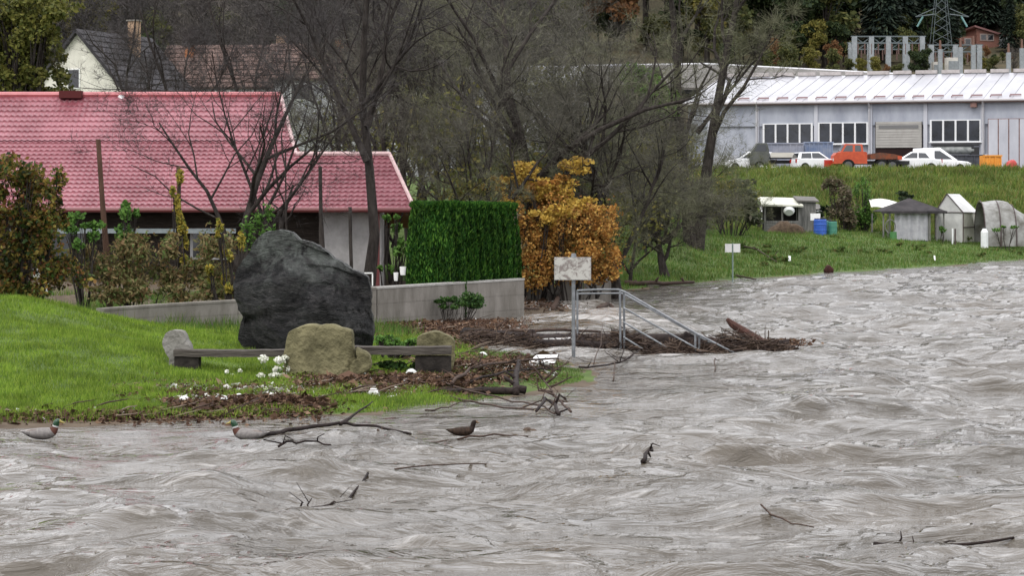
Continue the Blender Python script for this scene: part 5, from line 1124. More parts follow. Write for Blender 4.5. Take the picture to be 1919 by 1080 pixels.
# sagging poly tunnel
d = 142; x0, x1 = XP(1846, d), XP(1935, d); z = gz(x0, d); zt = W(0, 377, d)[2]
pt = root("poly_tunnel", ((x0 + x1) / 2, d + 1.5, z), "sagging dirty grey poly tunnel beside the greenhouse", "tunnel")
vs, fs = [], []; nu, nv = 16, 14
for i in range(nu + 1):
    for j in range(nv + 1):
        a = math.pi * j / nv; u = i / nu
        xx = x0 + (x1 - x0) * u + .25 * math.cos(a) * 0; yy = d + 1.6 - 1.7 * math.cos(a); zz = z + (zt - z) * (math.sin(a) ** .75 if j not in (0, nv) else 0) * (1 - .35 * max(0, (u - .55)) / .45) + .05 * math.sin(9 * u + 3 * a) * math.sin(a)
        vs.append((xx, yy, zz))
for i in range(nu):
    for j in range(nv): fs.append((i * (nv + 1) + j, (i + 1) * (nv + 1) + j, (i + 1) * (nv + 1) + j + 1, i * (nv + 1) + j + 1))
mb = MB(); mb._add(vs, fs); obj("cover", mb, M("torn grey film", (.07, .065, .05), (.27, .27, .26), 1.2, .5, 9), pt, world=True, smooth=True, fix=False)
for u in (0, .33, .66, .99):
    obj("hoop", MB().tube([(x0 + (x1 - x0) * u, d + 1.6 - 1.74 * math.cos(a), z + (zt - z + .03) * math.sin(a) ** .75 * (1 - .35 * max(0, (u - .55)) / .45)) for a in [math.pi * k / 14 for k in range(15)]], .03, 6), FRAME, pt, world=True)
# white tarpaulin lean-to
d = 146; xa, xb = XP(1628, d), XP(1700, d); z = gz(xa, d); zt = W(0, 371, d)[2]
tp = root("tarpaulin_shelter", ((xa + xb) / 2, d, z), "low shelter under a white tarpaulin behind the gazebo", "shelter")
vs, fs = [], []
for i in range(13):
    for j in range(7):
        u, v_ = i / 12, j / 6; vs.append((xa + (xb - xa) * u, d - 1.0 + 2.2 * v_, zt - .55 * (1 - v_) ** 2 - .25 * u + .06 * math.sin(9 * u + 4 * v_)))
for i in range(12):
    for j in range(6): fs.append((i * 7 + j, (i + 1) * 7 + j, (i + 1) * 7 + j + 1, i * 7 + j + 1))
mb = MB(); mb._add(vs, fs); obj("tarpaulin", mb, M("white tarpaulin", (.62, .60, .55), (.74, .72, .68), 2, .5), tp, world=True, smooth=True, fix=False)
for xx in (xa + .1, (xa + xb) / 2, xb - .1): obj("post", MB().box((xx, d - .7, z + .5), (.09, .09, 1.25)), OLDW, tp, world=True)
for px, c_ in ((1785, .3), (1790, .25)): 
    x = XP(px, 140.5); single("garden_stake", MB().box((x, 140.5, gz(x, 140.5) + .45), (.08, .06, .95)), WSH if px == 1785 else FRAME, "pale wooden stake before the greenhouse" if px == 1785 else "dark stake before the greenhouse", "stake")
p = W(1845, 410, 140.5); sc_ = root("white_canister", (p[0], 140.5, gz(p[0], 140.5)), "white upright canister at the greenhouse corner", "canister")
obj("canister", MB().tube([(0, 0, 0), (0, 0, .95), (0, 0, 1.15)], [.22, .22, .1], 12), WSH, sc_); obj("cap", MB().tube([(0, 0, 1.15), (0, 0, 1.22)], .09, 8), TRIM, sc_)
# garden bushes
BRN = leafM("brown dead leaves", [(.08, .06, .045), (.15, .12, .085), (.12, .10, .055), (.07, .09, .04)], trans=.2)
leafy("garden_bush", 145, 1585, [(1575, 380, 30, 40, 1.0, 1800, 0), (1592, 410, 28, 26, .9, 1200, 0), (1565, 355, 22, 22, .8, 700, 0)], .10, BRN, "brown leafless looking bush beside the barrels", "bush", 21, shell=.1, aspect=2.5)
leafy("garden_bush", 146, 1618, [(1616, 380, 18, 46, .7, 1300, 0), (1625, 410, 20, 26, .8, 900, 0)], .10, GREEN, "upright green bush between brown bush and white tarpaulin", "bush", 22, shell=.2)
leafy("garden_bush", 145, 1700, [(1695, 368, 18, 10, .6, 400, 2)], .12, leafM("dark shrub leaves", [(.01, .02, .01), (.025, .04, .015)], trans=.1), "dark bush peeping over the gazebo roof", "bush", 23, shell=.3)
leafy("garden_bush", 140, 1765, [(1760, 425, 14, 10, .4, 260, 0)], .08, GREEN, "low leafy plant before the greenhouse wall", "bush", 24, shell=.2)
leafy("garden_bush", 140, 1885, [(1885, 430, 22, 8, .4, 300, 0)], .08, GREEN, "low leafy plant before the sagging poly tunnel", "bush", 54, shell=.2)
leafy("garden_bush", 146, 1545, [(1545, 394, 18, 15, .6, 420, 0)], .12, bpy.data.materials["dark shrub leaves"], "dark bush behind the blue barrel", "bush", 55, shell=.2)
BANKW = leafM("rank bank weeds", [(.04, .08, .02), (.07, .12, .03), (.12, .15, .04), (.15, .12, .05)], trans=.3)
bw = random.Random(31)
for i_ in range(26):
    px_ = bw.uniform(1380, 1930); py_ = bw.uniform(446, 482) if px_ > 1560 else bw.uniform(462, 500); q_ = hit(px_, py_)
    leafy("weed_clump", q_.y, px_, [(px_, py_ - 3, bw.uniform(10, 26), bw.uniform(4, 8), .5, 200, 0)], .10, BANKW, "rank weed clump on the grassy far bank", "weed", 60 + i_, shell=.2, group="weed clumps on the far bank", stem_r=.006)
leafy("garden_bush", 130, 1370, [(1345, 380, 40, 36, 1.0, 900, 0), (1400, 400, 34, 30, 1.0, 600, 0), (1370, 350, 60, 18, 1.0, 500, 4)], .16, leafM("grey green shrub leaves", [(.05, .06, .04), (.09, .10, .06), (.13, .12, .09), (.06, .09, .03)], trans=.25), "grey green tangle of shrubs below the yard left of the open shed", "bush", 25, shell=.15, aspect=2.2)
for px, py, sc1 in ((1480, 492, .07), (1752, 491, .05)):
    p = hit(px, py); single("plastic_scrap", MB().slab([(p.x - sc1, p.y, p.z + .03), (p.x + sc1 * .6, p.y - .05, p.z + .06), (p.x + sc1, p.y + .2, p.z + .28), (p.x - sc1 * .5, p.y + .2, p.z + .3)], (0, -.7, .6), .02), WSH, "white plastic scrap caught in the grass of the far bank", "scrap", "white scraps on the far bank")
# ------------------------------------------------------------------ substation, pylon, brick house, wooded hill
CONCP = M("pale concrete column", (.19, .21, .215), (.28, .30, .31), 3, .8)
STEELG = M("grey green lattice steel", (.085, .105, .11), None, rough=.6)
def portal(px0, px1, d, py_top, n, label):
    xa, xb = XP(px0, d), XP(px1, d); zt = W(0, py_top, d)[2]
    r_ = root("substation_gantry", ((xa + xb) / 2, d, gz((xa + xb) / 2, d)), label, "gantry")
    for i in range(n):
        x = xa + (xb - xa) * i / (n - 1); z = gz(x, d) - 1
        obj("column", MB().box((x, d, (z + zt) / 2), (.55, .55, zt - z)), CONCP, r_, world=True)
    for zo in (0, -.75): obj("beam", MB().box(((xa + xb) / 2, d - .1, zt + zo), (xb - xa + .8, .3, .14)), STEELG, r_, world=True)
    k = int((xb - xa) / .9); mb = MB()
    for i in range(k):
        a, b = xa + (xb - xa) * i / k, xa + (xb - xa) * (i + 1) / k
        obj("lattice_bar", MB().tube([(a, d - .1, zt - .75 * (i % 2)), (b, d - .1, zt - .75 * ((i + 1) % 2))], .06, 4), STEELG, r_, world=True)
    INS = M("insulator", (.10, .06, .05), None, rough=.3)
    for i in range(2 * n): x = xa + (xb - xa) * (i + .5) / (2 * n); obj("insulator", MB().tube([(x, d - .2, zt - .8), (x, d - .2, zt - 2.0)], .09, 6), INS, r_, world=True)
portal(1601, 1728, 268, 68, 5, "long pale concrete gantry of the substation above the hall roof")
portal(1594, 1700, 276, 80, 4, "second concrete gantry standing just behind the long one")
portal(1745, 1835, 266, 84, 3, "short gantry of the substation nearest the brick house")
for i, (px, d, y0, y1) in enumerate(((1762, 262, 92, 140), (1800, 261, 88, 140), (1824, 262, 84, 140), (1890, 262, 98, 140), (1915, 263, 90, 142))):
    a, b = W(px, y1, d), W(px, y0, d); r_ = root("switch_column", (a[0], d, gz(a[0], d)), "pale concrete switchgear column in the substation yard", "column", "switchgear columns of the substation")
    obj("column", MB().box((a[0], d, (b[2] + gz(a[0], d) - .5) / 2), (.45, .45, b[2] - gz(a[0], d) + .5)), CONCP, r_, world=True)
    obj("insulator", MB().tube([(a[0], d, b[2]), (a[0], d, b[2] + 1.0)], [.16, .10], 8), M("brown insulator", (.12, .06, .04), None, rough=.3) if i == 0 else bpy.data.materials["brown insulator"], r_, world=True)
for px, w, py in ((1785, 26, 108), (1752, 10, 116)):
    d = 264; p = W(px, py, d); z = gz(p[0], d)
    r_ = root("transformer", (p[0], d, z), "pale transformer box between the switchgear columns" if w > 20 else "small pale switch box beside the transformer", "transformer")
    ww = w * d / F; obj("tank", MB().box((0, 0, (p[2] - z) / 2), (ww, 1.2, p[2] - z)), M("pale machine paint", (.45, .43, .38), (.55, .53, .48), 2, .6), r_); obj("cooling_fins", MB().box((0, -.65, (p[2] - z) / 2), (ww * .7, .12, (p[2] - z) * .7)), CONCP, r_)
# lattice pylon
d = 290; px = 1763; zt = W(0, -40, d)[2]; x = XP(px, d); z0 = gz(x, d); py_ = root("lattice_pylon", (x, d, z0), "tall lattice power pylon with cross arms in front of the dark firs", "pylon")
hh = zt - z0
for sx in (-1, 1):
    for sy in (-1, 1): obj("leg", MB().tube([(sx * 1.3, sy * 1.3, 0), (sx * .40, sy * .40, hh)], .04, 4), STEELG, py_)
nb_ = 9
for i in range(nb_):
    t0, t1_ = i / nb_, (i + 1) / nb_; w0, w1 = 1.3 - .9 * t0, 1.3 - .9 * t1_
    for s in (-1, 1): obj("brace", MB().tube([(-s * w0, -w0, hh * t0), (s * w1, -w1, hh * t1_)], .03, 4), STEELG, py_)
for zz_ in (W(0, 32, d)[2] - z0,):
    for s in (-1, 1):
        ar = obj("cross_arm", MB().tube([(s * .9, -.9, zz_ + .3), (s * 3.2, -.9, zz_)], .08, 4).tube([(s * .9, -.9, zz_ + 1.0), (s * 3.2, -.9, zz_)], .05, 4), STEELG, py_); obj("insulator_string", MB().tube([(s * 2.3, -.9, zz_ + .05), (s * 3.0, -.9, zz_ - 1.2)], .12, 6), M("teal glass insulator", (.12, .25, .24), None, rough=.3) if s < 0 else bpy.data.materials["teal glass insulator"], ar)
# brick house on the hill
BRK = M("dull red brick", (.15, .07, .055), (.22, .11, .085), 6, .9)
d = 305; p = W(1842, 100, d); z = gz(p[0], d); top = W(0, 47, d)[2] - z
bh_ = root("brick_house", (p[0], d, z), "brick house with a single pitched roof on the hill above the substation", "house")
x0, x1 = XP(1792, d) - p[0], XP(1886, d) - p[0]
xs_ = XP(1830, d) - p[0]
wl_ = obj("wall", MB().prism([(xs_, -3), (x1, -3), (x1, top - 1.6), (xs_, top - .15)], 3.5, 3.5).prism([(x0, -3), (xs_ - .01, -3), (xs_ - .01, top - 1.2), (x0, top - 1.6)], 3.0, 3.8), BRK, bh_)
rfb = obj("roof", MB().prism([(xs_ - .3, top), (x1 + 1.2, top - 1.65), (x1 + 1.2, top - 1.9), (xs_ - .3, top - .22)], 3.9, 3.5), M("red brown sheet roof", (.16, .075, .07), None, rough=.6), bh_)
for (wx_, wz_) in ((XP(1816, d) - p[0], top - 2.0), (XP(1843, d) - p[0], top - 1.5), (XP(1856, d) - p[0], top - 1.55), (XP(1811, d) - p[0], top - 3.6)):
    w_ = obj("window", MB().box((wx_, .0 if wx_ > xs_ else .78, wz_), (.9, .12, .9)), M("brown frame", (.25, .2, .18), None, rough=.6), wl_); obj("pane", MB().box((wx_, -.07 if wx_ > xs_ else .71, wz_), (.6, .04, .6)), GLASS, w_)
obj("white_bay", MB().box((XP(1880, d) - p[0], -.15, top - 2.6), (1.0, .5, 2.2)), WHT, wl_)
obj("wall_ornament", MB().tube([(XP(1842, d) - p[0], -.05, top - 3.3), (XP(1842, d) - p[0], -.12, top - 3.3)], .45, 16), M("straw yellow disc", (.4, .3, .1), (.25, .16, .06), 5, .8), wl_)

# --- trees of the hill
CR_BARE = M("leafless wood", (.06, .054, .05), (.12, .108, .095), .35, .95, 3)
def wood_tree(name, seed, kind, label, group, mat):
    rt = root(name, (0, 0, 0), label, "tree", group); Rr = random.Random(seed)
    mb = MB(); mb.tube([(0, 0, -.5), (.1, 0, 4), (.0, .1, 8.5)], [.28, .2, .06], 6); 
    if kind == 'bare':
        segs = []
        for k in range(26):
            z0_ = Rr.uniform(2.5, 8); a = Rr.uniform(0, 6.28); e = Vector((math.cos(a) * Rr.uniform(1.2, 2.8), math.sin(a) * Rr.uniform(1.2, 2.8), z0_ + Rr.uniform(1, 3.2))); q = Vector((0, 0, z0_)); mb.tube([q, q.lerp(e, .5) + Vector((0, 0, .1)), e], [.07, .05, .02], 4, cap=False)
            for j in range(80):
                c_ = q.lerp(e, Rr.uniform(.25, 1.05)) + Vector((Rr.gauss(0, .5), Rr.gauss(0, .5), Rr.gauss(.1, .5))); dd = Vector((Rr.gauss(0, .7), Rr.gauss(0, .7), Rr.gauss(.5, .6))).normalized() * Rr.uniform(.5, 1.2); segs.append((tuple(c_), tuple(c_ + dd)))
        obj("trunk", mb, BARK, rt, fix=False); v, f = ribbons(np.array(segs), np.full(len(segs), .020), seed); np_mesh("twig_crown", v, f, mat, rt)
    elif kind == 'fir':
        Rn_ = np.random.RandomState(seed); n = 3600; t_ = Rn_.rand(n) ** .7; z_ = 13 - 12 * t_; rad = (.12 + 2.7 * t_) * (1 - .22 * ((z_ * 1.15) % 1.0)); a = Rn_.uniform(0, 6.283, n); rr = rad * np.sqrt(Rn_.uniform(.25, 1, n))
        c_ = np.stack([np.cos(a) * rr, np.sin(a) * rr, z_], -1); ax = np.stack([np.cos(a), np.sin(a), np.full(n, -.35)], -1) + Rn_.normal(0, .25, (n, 3)); ax /= np.linalg.norm(ax, axis=1, keepdims=True)
        bx_ = np.cross(ax, np.array([0, 0, 1.0])) + Rn_.normal(0, .15, (n, 3)); s_ = (.42 * Rn_.uniform(.6, 1.3, n))[:, None]
        v = np.stack([c_ - ax * s_, c_ + bx_ * s_ * .35, c_ + ax * s_, c_ - bx_ * s_ * .35], 1).reshape(-1, 3)
        mb = MB(); mb.tube([(0, 0, -.5), (0, 0, 6), (0, 0, 13)], [.25, .15, .03], 6); obj("trunk", mb, BARK, rt, fix=False); np_mesh("needle_crown", v, np.arange(len(v)).reshape(-1, 4), mat, rt)
    else:
        bl = []
        for k in range(11):
            a = Rr.uniform(0, 6.28); r = Rr.uniform(.3, 2.0); bl.append((math.cos(a) * r, math.sin(a) * r, Rr.uniform(3.6, 8.6), Rr.uniform(1.0, 1.7), Rr.uniform(1.0, 1.7), Rr.uniform(.8, 1.4), 260)); mb.tube([(0, 0, 3), (bl[-1][0], bl[-1][1], bl[-1][2])], [.09, .03], 4, cap=False)
        obj("trunk", mb, BARK, rt, fix=False); v, f = leaf_cloud(bl, .34, seed, shell=.35); np_mesh("leaf_crown", v, f, mat, rt)
    return rt
L_OL = leafM("olive wood leaves", [(.04, .052, .018), (.075, .085, .028), (.12, .115, .036)], trans=.25); L_RU = leafM("rust wood leaves", [(.08, .042, .022), (.16, .078, .035), (.22, .12, .05)], trans=.25)
L_YE = leafM("yellow green wood leaves", [(.08, .085, .02), (.14, .13, .03), (.17, .14, .035)], trans=.25); L_DG = leafM("dark green wood leaves", [(.012, .022, .010), (.025, .04, .014), (.045, .06, .02)], trans=.2)
L_FI = leafM("dark fir needles", [(.010, .018, .014), (.020, .032, .022), (.034, .046, .028)], trans=.05)
KINDS = {'bare': wood_tree("woodland_tree", 201, 'bare', "leafless grey tree of the wooded hillside", "grey leafless trees of the hillside", CR_BARE),
         'bare2': wood_tree("woodland_tree", 202, 'bare', "dark bare tree with black twigs on the wooded hillside", "dark leafless trees of the hillside", TWIGD),
         'olive': wood_tree("woodland_tree", 203, 'leaf', "olive leaved tree of the wooded hillside", "olive trees of the hillside", L_OL), 'rust': wood_tree("woodland_tree", 204, 'leaf', "rust brown tree of the hillside above the grey roof", "rust brown trees of the hillside", L_RU),
         'yellow': wood_tree("woodland_tree", 205, 'leaf', "yellowing tree of the wooded hillside", "yellowing trees of the hillside", L_YE), 'dark': wood_tree("woodland_tree", 206, 'leaf', "dark green leafy tree of the wooded hillside", "dark green trees of the hillside", L_DG),
         'fir': wood_tree("fir_tree", 207, 'fir', "dark fir of the hillside behind the brick house", "dark firs of the hillside", L_FI)}
used_k = set(); rr_ = random.Random(99)
def plant(k, px, d, s):
    o = KINDS[k] if k not in used_k else copy_tree(KINDS[k]); used_k.add(k)
    put(o, XP(px, d), d, rr_.uniform(0, 6.28), s, s * rr_.uniform(.9, 1.15), -.2)
    where = "above the cream gabled house" if px < 330 else "above the brown roofed village houses" if px < 700 else "behind the bare thicket" if px < 1060 else "above the long grey roof" if px < 1560 else "around the substation" if d < 312 else "behind the brick house and pylon"
    what = {'bare': "grey leafless tree", 'bare2': "dark leafless tree", 'olive': "olive leaved tree", 'rust': "rust brown leaved tree", 'yellow': "yellowing leafy tree", 'dark': "dark green leafy tree", 'fir': "dark fir"}[k]
    low = s < .7
    tag(o, ("low young " if low else "tall ") + what + " on the hillside " + where, "tree", ("low " if low else "tall ") + what + "s " + where)
def kind_at(px, d):
    q = rr_.random()
    if px < 190: return 'olive' if q < .45 else ('yellow' if q < .6 else ('bare2' if q < .8 else 'dark'))
    if px < 920: return 'bare' if q < .45 else ('bare2' if q < .80 else ('dark' if q < .93 else 'olive'))
    if px < 1060: return 'bare' if q < .4 else ('rust' if q < .62 else 'olive')
    if px < 1170: return 'rust' if q < .72 else ('olive' if q < .9 else 'dark')
    if px < 1360: return 'olive' if q < .4 else ('yellow' if q < .58 else ('bare' if q < .8 else 'dark'))
    if px < 1600: return 'dark' if q < .5 else ('olive' if q < .75 else ('fir' if q < .9 else 'yellow'))
    return 'fir' if q < .8 else 'dark'
row = 0
for d in (222, 236, 250, 266, 284, 304, 326, 350, 378, 410):
    step = 3.0 * F / d * 1.12; px = -120 + (row % 2) * step / 2; row += 1
    while px < 2050:
        pj = px + rr_.uniform(-.35, .35) * step; dj = d + rr_.uniform(-6, 6); px += step
        if pj > 1560 and dj < (312 if not 1775 < pj < 1905 else 322) and not (1560 < pj < 1775 and dj > 286): continue
        if 1060 < pj <= 1700 and dj < 272: continue
        if pj <= 700 and dj > 345: continue
        k = kind_at(pj, dj); plant(k, pj, dj, rr_.uniform(.8, 1.2) * (1.35 if pj > 1060 else 1.0))
for px in range(880, 1600, 17):                        # undergrowth at the wood's edge
    plant(rr_.choice(['olive', 'bare', 'rust', 'dark', 'yellow', 'olive']), px + rr_.uniform(-8, 8), (rr_.uniform(224, 240) if px < 1060 else rr_.uniform(274, 290)), rr_.uniform(.35, .6))
for px in list(range(1690, 1790, 14)) + list(range(1890, 2010, 13)):
    plant(rr_.choice(['fir', 'dark', 'dark', 'olive']), px + rr_.uniform(-6, 6), rr_.uniform(296, 312), rr_.uniform(.4, .75))
for px in range(1780, 1900, 14): plant(rr_.choice(['olive', 'dark', 'rust']), px + rr_.uniform(-6, 6), rr_.uniform(284, 292), rr_.uniform(.12, .2))
for px in range(1770, 1930, 11): plant('fir', px + rr_.uniform(-6, 6), rr_.uniform(317, 330), rr_.uniform(.8, 1.2))
# bushes around the substation
for px, d, s, k in ((1716, 262, .35, 'dark'), (1730, 263, .42, 'dark'), (1590, 264, .3, 'olive'), (1640, 262, .28, 'yellow'), (1680, 262, .26, 'olive'), (1615, 262, .26, 'yellow'), (1560, 262, .4, 'olive'), (1520, 266, .45, 'yellow'), (1480, 266, .5, 'olive'), (1570, 280, .6, 'dark'), (1540, 290, .7, 'dark'), (1440, 268, .4, 'olive'), (1860, 270, .3, 'olive'), (1900, 268, .35, 'bare'), (1840, 272, .25, 'yellow'), (1660, 262, .22, 'rust'), (1700, 285, .45, 'olive'), (1740, 296, .6, 'dark'), (1650, 296, .5, 'yellow')):
    plant(k, px, d, s)
# ------------------------------------------------------------------ flood debris, driftwood, ducks, flowers
DRIFT = M("wet driftwood", (.030, .019, .015), (.085, .058, .045), 8, .7, 8, .5, stretch=(.6, 3, 3)); DRIFTP = M("pale driftwood", (.14, .105, .08), (.24, .19, .15), 8, .85, 8, .4, stretch=(.5, 3, 3)); BLACKW = M("black soaked wood", (.010, .0075, .0075), (.034, .024, .021), 8, .75, 8, .5)
TRASH = M("dirty white plastic", (.55, .55, .54), (.72, .72, .71), 9, .5); DR = random.Random(4)
def on(px, py, up=0.0):
    v = hit(px, py); g_ = gz(v.x, v.y); v.z = max(g_, wz(v.x, v.y)) + up; return v
def branch(pts, r0, r1, mat, label, name="drift_branch", cat="branch", side=0, group=None, twigs=0, seed=1, sl=.5):
    """a crooked branch through photo points (px,py,lift) with side shoots"""
    R_ = random.Random(seed); P = [on(a, b, c) for a, b, c in pts]; Q = []
    for i in range(len(P) - 1):
        for k in range(3): Q.append(P[i].lerp(P[i + 1], k / 3) + Vector((R_.gauss(0, .012), R_.gauss(0, .02), R_.gauss(0, .010))))
    Q.append(P[-1]); n = len(Q); mb = MB(); mb.tube(Q, [r0 + (r1 - r0) * i / (n - 1) for i in range(n)], 7)
    for k in range(side):
        i = R_.randint(1, n - 2); q = Q[i]; e = q + Vector((R_.uniform(-1, 1) * sl, R_.uniform(-.4, .4) * sl, R_.uniform(.1, .7) * sl)); m_ = q.lerp(e, .5) + Vector((R_.gauss(0, .06), 0, R_.gauss(0, .05)))
        rr = max(r1, .006) ; mb.tube([q, m_, e], [rr * 1.1, rr * .8, rr * .4], 5)
        for j in range(twigs):
            f_ = m_.lerp(e, R_.random()); mb.tube([f_, f_ + Vector((R_.uniform(-.25, .25), R_.uniform(-.1, .1), R_.uniform(-.02, .22)))], [.005, .003], 4)
    return single(name, mb, mat, label, cat, group, smooth=True)
# the great drift pile with its trunk against the handrail
branch([(872, 634, .10), (960, 640, .08), (1060, 648, .10), (1160, 652, .08), (1280, 656, .08), (1400, 656, .08), (1480, 656, .05)], .17, .11, BLACKW, "long black tree trunk washed up against the handrail", "drift_log", "log", 9, twigs=2, seed=3, sl=.35)
branch([(880, 646, .03), (990, 656, .04), (1090, 660, .04), (1200, 662, .05), (1330, 662, .05), (1440, 660, .05), (1488, 659, .03)], .11, .07, BLACKW, "soaked log floating along the near side of the long trunk", "drift_log", "log", 6, twigs=2, seed=5, sl=.25)
branch([(870, 638, .16), (960, 636, .2), (1060, 636, .2), (1125, 632, .16)], .05, .03, DRIFT, "brown pole lying on top of the drift pile", "drift_log", "log", 1, seed=6)
p0, p1 = W(1362, 598, 50.6), W(1440, 655, 50.4)
single("broken_log", MB().tube([(p0[0], 50.6, p0[2]), (p0[0] + .10, 50.6, p0[2] - .10), Vector((p0[0], 50.6, p0[2])).lerp(Vector((p1[0] + .1, 50.4, 0)), .5), (p1[0] + .12, 50.4, .02), (p1[0] + .45, 50.3, -.12)], [.035, .075, .105, .13, .12], 8), M("red brown broken log", (.03, .016, .013), (.085, .042, .033), 7, .75, 8, .6, stretch=(2, 2, .6)), "thick broken red brown log sticking up slantwise out of the drift pile", "log")
single("white_float", MB().tube([W(1373, 644, 50.2), W(1373.5, 650, 50.2), W(1373, 658, 50.2)], [.05, .11, .07], 12), TRASH, "white plastic canister caught in the drift pile", "canister", smooth=True)
single("upright_twig", MB().tube([W(1434, 645, 50.3), W(1433.5, 625, 50.3), W(1434, 608, 50.3)], [.012, .01, .005], 5), DRIFT, "thin upright twig on the drift pile end", "twig")
# tangled twigs and straw heaped along the trunk
R_ = np.random.RandomState(6); n = 3600; u = R_.rand(n) ** .9; pxs = 866 + u * 625; dd = 52.0 - 1.9 * np.clip(u * 1.6, 0, 1) + R_.normal(0, .28, n); xx = (pxs - CX) * dd / F
hgt_ = (.30 + .12 * np.sin(u * 17) + .08 * np.sin(u * 41)) * np.clip((1.02 - u) * 9, .25, 1) * np.exp(-((dd - (52.0 - 1.9 * np.clip(u * 1.6, 0, 1))) / .4) ** 2); zz = R_.rand(n) ** .8 * hgt_ + np.maximum(ground(xx, dd), 0)
dv_ = np.stack([R_.normal(0, 1, n), R_.normal(0, .35, n), R_.normal(0, .25, n)], -1); dv_ *= (R_.uniform(.06, .32, n) / np.linalg.norm(dv_, axis=1))[:, None]; cc = np.stack([xx, dd, zz], -1)
v, f = ribbons(np.stack([cc - dv_, cc + dv_], 1), np.full(n, .011), 3); o = np_mesh("drift_tangle", v, f, leafM("soaked twigs and straw", [(.02, .013, .011), (.05, .033, .026), (.10, .07, .05), (.028, .018, .015)], trans=0)); o["kind"] = "stuff"
# branches in the shallows
branch([(492, 822, .02), (540, 812, .06), (600, 806, .09), (650, 802, .10), (700, 804, .06), (770, 811, .02)], .035, .015, BLACKW, "long dark branch floating beside the second drake", side=0, seed=11)
branch([(640, 803, .10), (662, 797, .16), (698, 786, .26)], .03, .008, BLACKW, "forked stub rising from the floating dark branch", "drift_stub", "branch", seed=12)
branch([(815, 740, .02), (870, 757, .03), (920, 770, .05), (1000, 783, .06)], .022, .012, DRIFT, "thin straight branch slanting from bank into shallow water", side=1, seed=13)
branch([(800, 716, .1), (880, 745, .08), (960, 765, .08), (1020, 775, .1), (1040, 790, .04)], .016, .012, DRIFT, "upper of the two thin branches slanting into the shallows", side=1, seed=14)
branch([(1005, 785, .05), (1025, 768, .14), (1040, 772, .12), (1048, 788, .02)], .022, .026, BLACKW, "arched black root standing in the shallow water", "drift_root", "root", 2, seed=15, sl=.2)
branch([(1012, 740, .30), (1030, 756, .2), (1050, 770, .12), (1070, 785, .05)], .012, .02, DRIFT, "leafy broken twig beside the arched root", side=7, twigs=5, seed=16, sl=.45)
branch([(800, 776, .02), (840, 771, .04), (880, 763, .05)], .014, .008, DRIFT, "short thin stick lying in the shallows near the brown duck", seed=17)
branch([(830, 739, .03), (880, 740, .05), (940, 740, .06), (985, 742, .08)], .05, .07, BLACKW, "dark log lying at the edge of the grass strip", "drift_log", "log", seed=18)
branch([(968, 742, .05), (966, 725, .20), (972, 712, .32)], .06, .035, BLACKW, "upright root stump at the end of the dark log", "drift_stump", "stump", 2, seed=19, sl=.25)
branch([(845, 735, .12), (880, 715, .2), (930, 704, .22), (990, 700, .22), (1045, 693, .2)], .03, .018, DRIFT, "crooked grey branch lying across the debris of the grass strip", side=5, twigs=2, seed=20, sl=.3)
branch([(880, 728, .1), (950, 712, .15), (1010, 706, .12), (1050, 705, .1)], .022, .012, BLACKW, "dark twiggy branch across the debris below the white slab", side=6, twigs=3, seed=21, sl=.3)
branch([(1085, 694, .02), (1130, 692, .05), (1160, 688, .08), (1200, 668, .12)], .02, .012, BLACKW, "dark twiggy branch snagged between notice board and handrail", side=6, twigs=2, seed=22, sl=.45)
branch([(1110, 690, .05), (1125, 672, .25), (1130, 655, .4)], .012, .006, DRIFT, "thin forked stick poking out of the flood by the handrail", seed=23)
branch([(895, 580, .05), (960, 584, .08), (1010, 584, .06)], .05, .03, DRIFT, "brown log stranded near the foot of the concrete wall", "drift_log", "log", 2, seed=24)
branch([(1010, 574, .06), (1040, 580, .08), (1055, 582, .05)], .05, .03, DRIFT, "chunk of brown wood drifting behind the notice board", "drift_log", "log", 0, seed=25)
branch([(1035, 582, .02), (1048, 570, .22), (1058, 566, .3)], .10, .03, DRIFT, "pointed brown stump drifting behind the notice board", "drift_stump", "stump", 0, seed=26)
branch([(1122, 585, .02), (1140, 578, .12), (1150, 580, .05)], .08, .05, DRIFT, "brown wood chunk in the rapid behind the handrail", "drift_stump", "stump", 0, seed=27)
branch([(1170, 536, .1), (1200, 538, .12), (1240, 538, .08), (1300, 536, .1)], .10, .06, DRIFT, "line of dark driftwood at the far grass edge", "drift_log", "log", 3, seed=28)
branch([(1210, 786, .03), (1216, 876, .05), (1222, 880, .06)], .01, .01, DRIFT, "submerged stick", seed=29) if False else None
branch([(1206, 888, .0), (1214, 880, .10), (1222, 874, .14)], .03, .012, BLACKW, "small black snag with two prongs poking out of midstream water", "drift_snag", "snag", 3, seed=30, sl=.15)
branch([(520, 868, .05), (545, 868, .09), (580, 868, .06), (620, 870, .03)], .016, .010, BLACKW, "dark twig riding the water hump below the long branch", side=3, seed=31, sl=.2)
branch([(490, 962, -.015), (540, 955, .0), (600, 938, .01), (650, 925, .0), (690, 908, -.015)], .024, .012, BLACKW, "dark branch half sunk in the near river", side=4, twigs=1, seed=32, sl=.2)
branch([(710, 850, .0), (760, 840, .02), (820, 832, .02), (870, 825, .0)], .016, .010, DRIFT, "thin brown branch floating below the brown duck", side=1, seed=33, sl=.2)
branch([(1640, 1014, -.02), (1700, 1018, -.005), (1790, 1020, -.01), (1900, 1016, -.02)], .026, .012, BLACKW, "dark sunken branch in the broad river", side=3, seed=34, sl=.2)
branch([(860, 838, .02), (930, 836, .05), (990, 838, .02)], .014, .009, DRIFT, "brown stick floating just below the hunched driftwood", side=0, seed=35)
branch([(1430, 972, .03), (1480, 980, .05), (1525, 990, .02)], .010, .006, DRIFT, "fine straight stick floating in the broad river", side=0, seed=36)
branch([(740, 900, .03), (830, 893, .05), (980, 882, .02)], .010, .006, DRIFT, "long thin reed stem floating in midstream", side=0, seed=37)
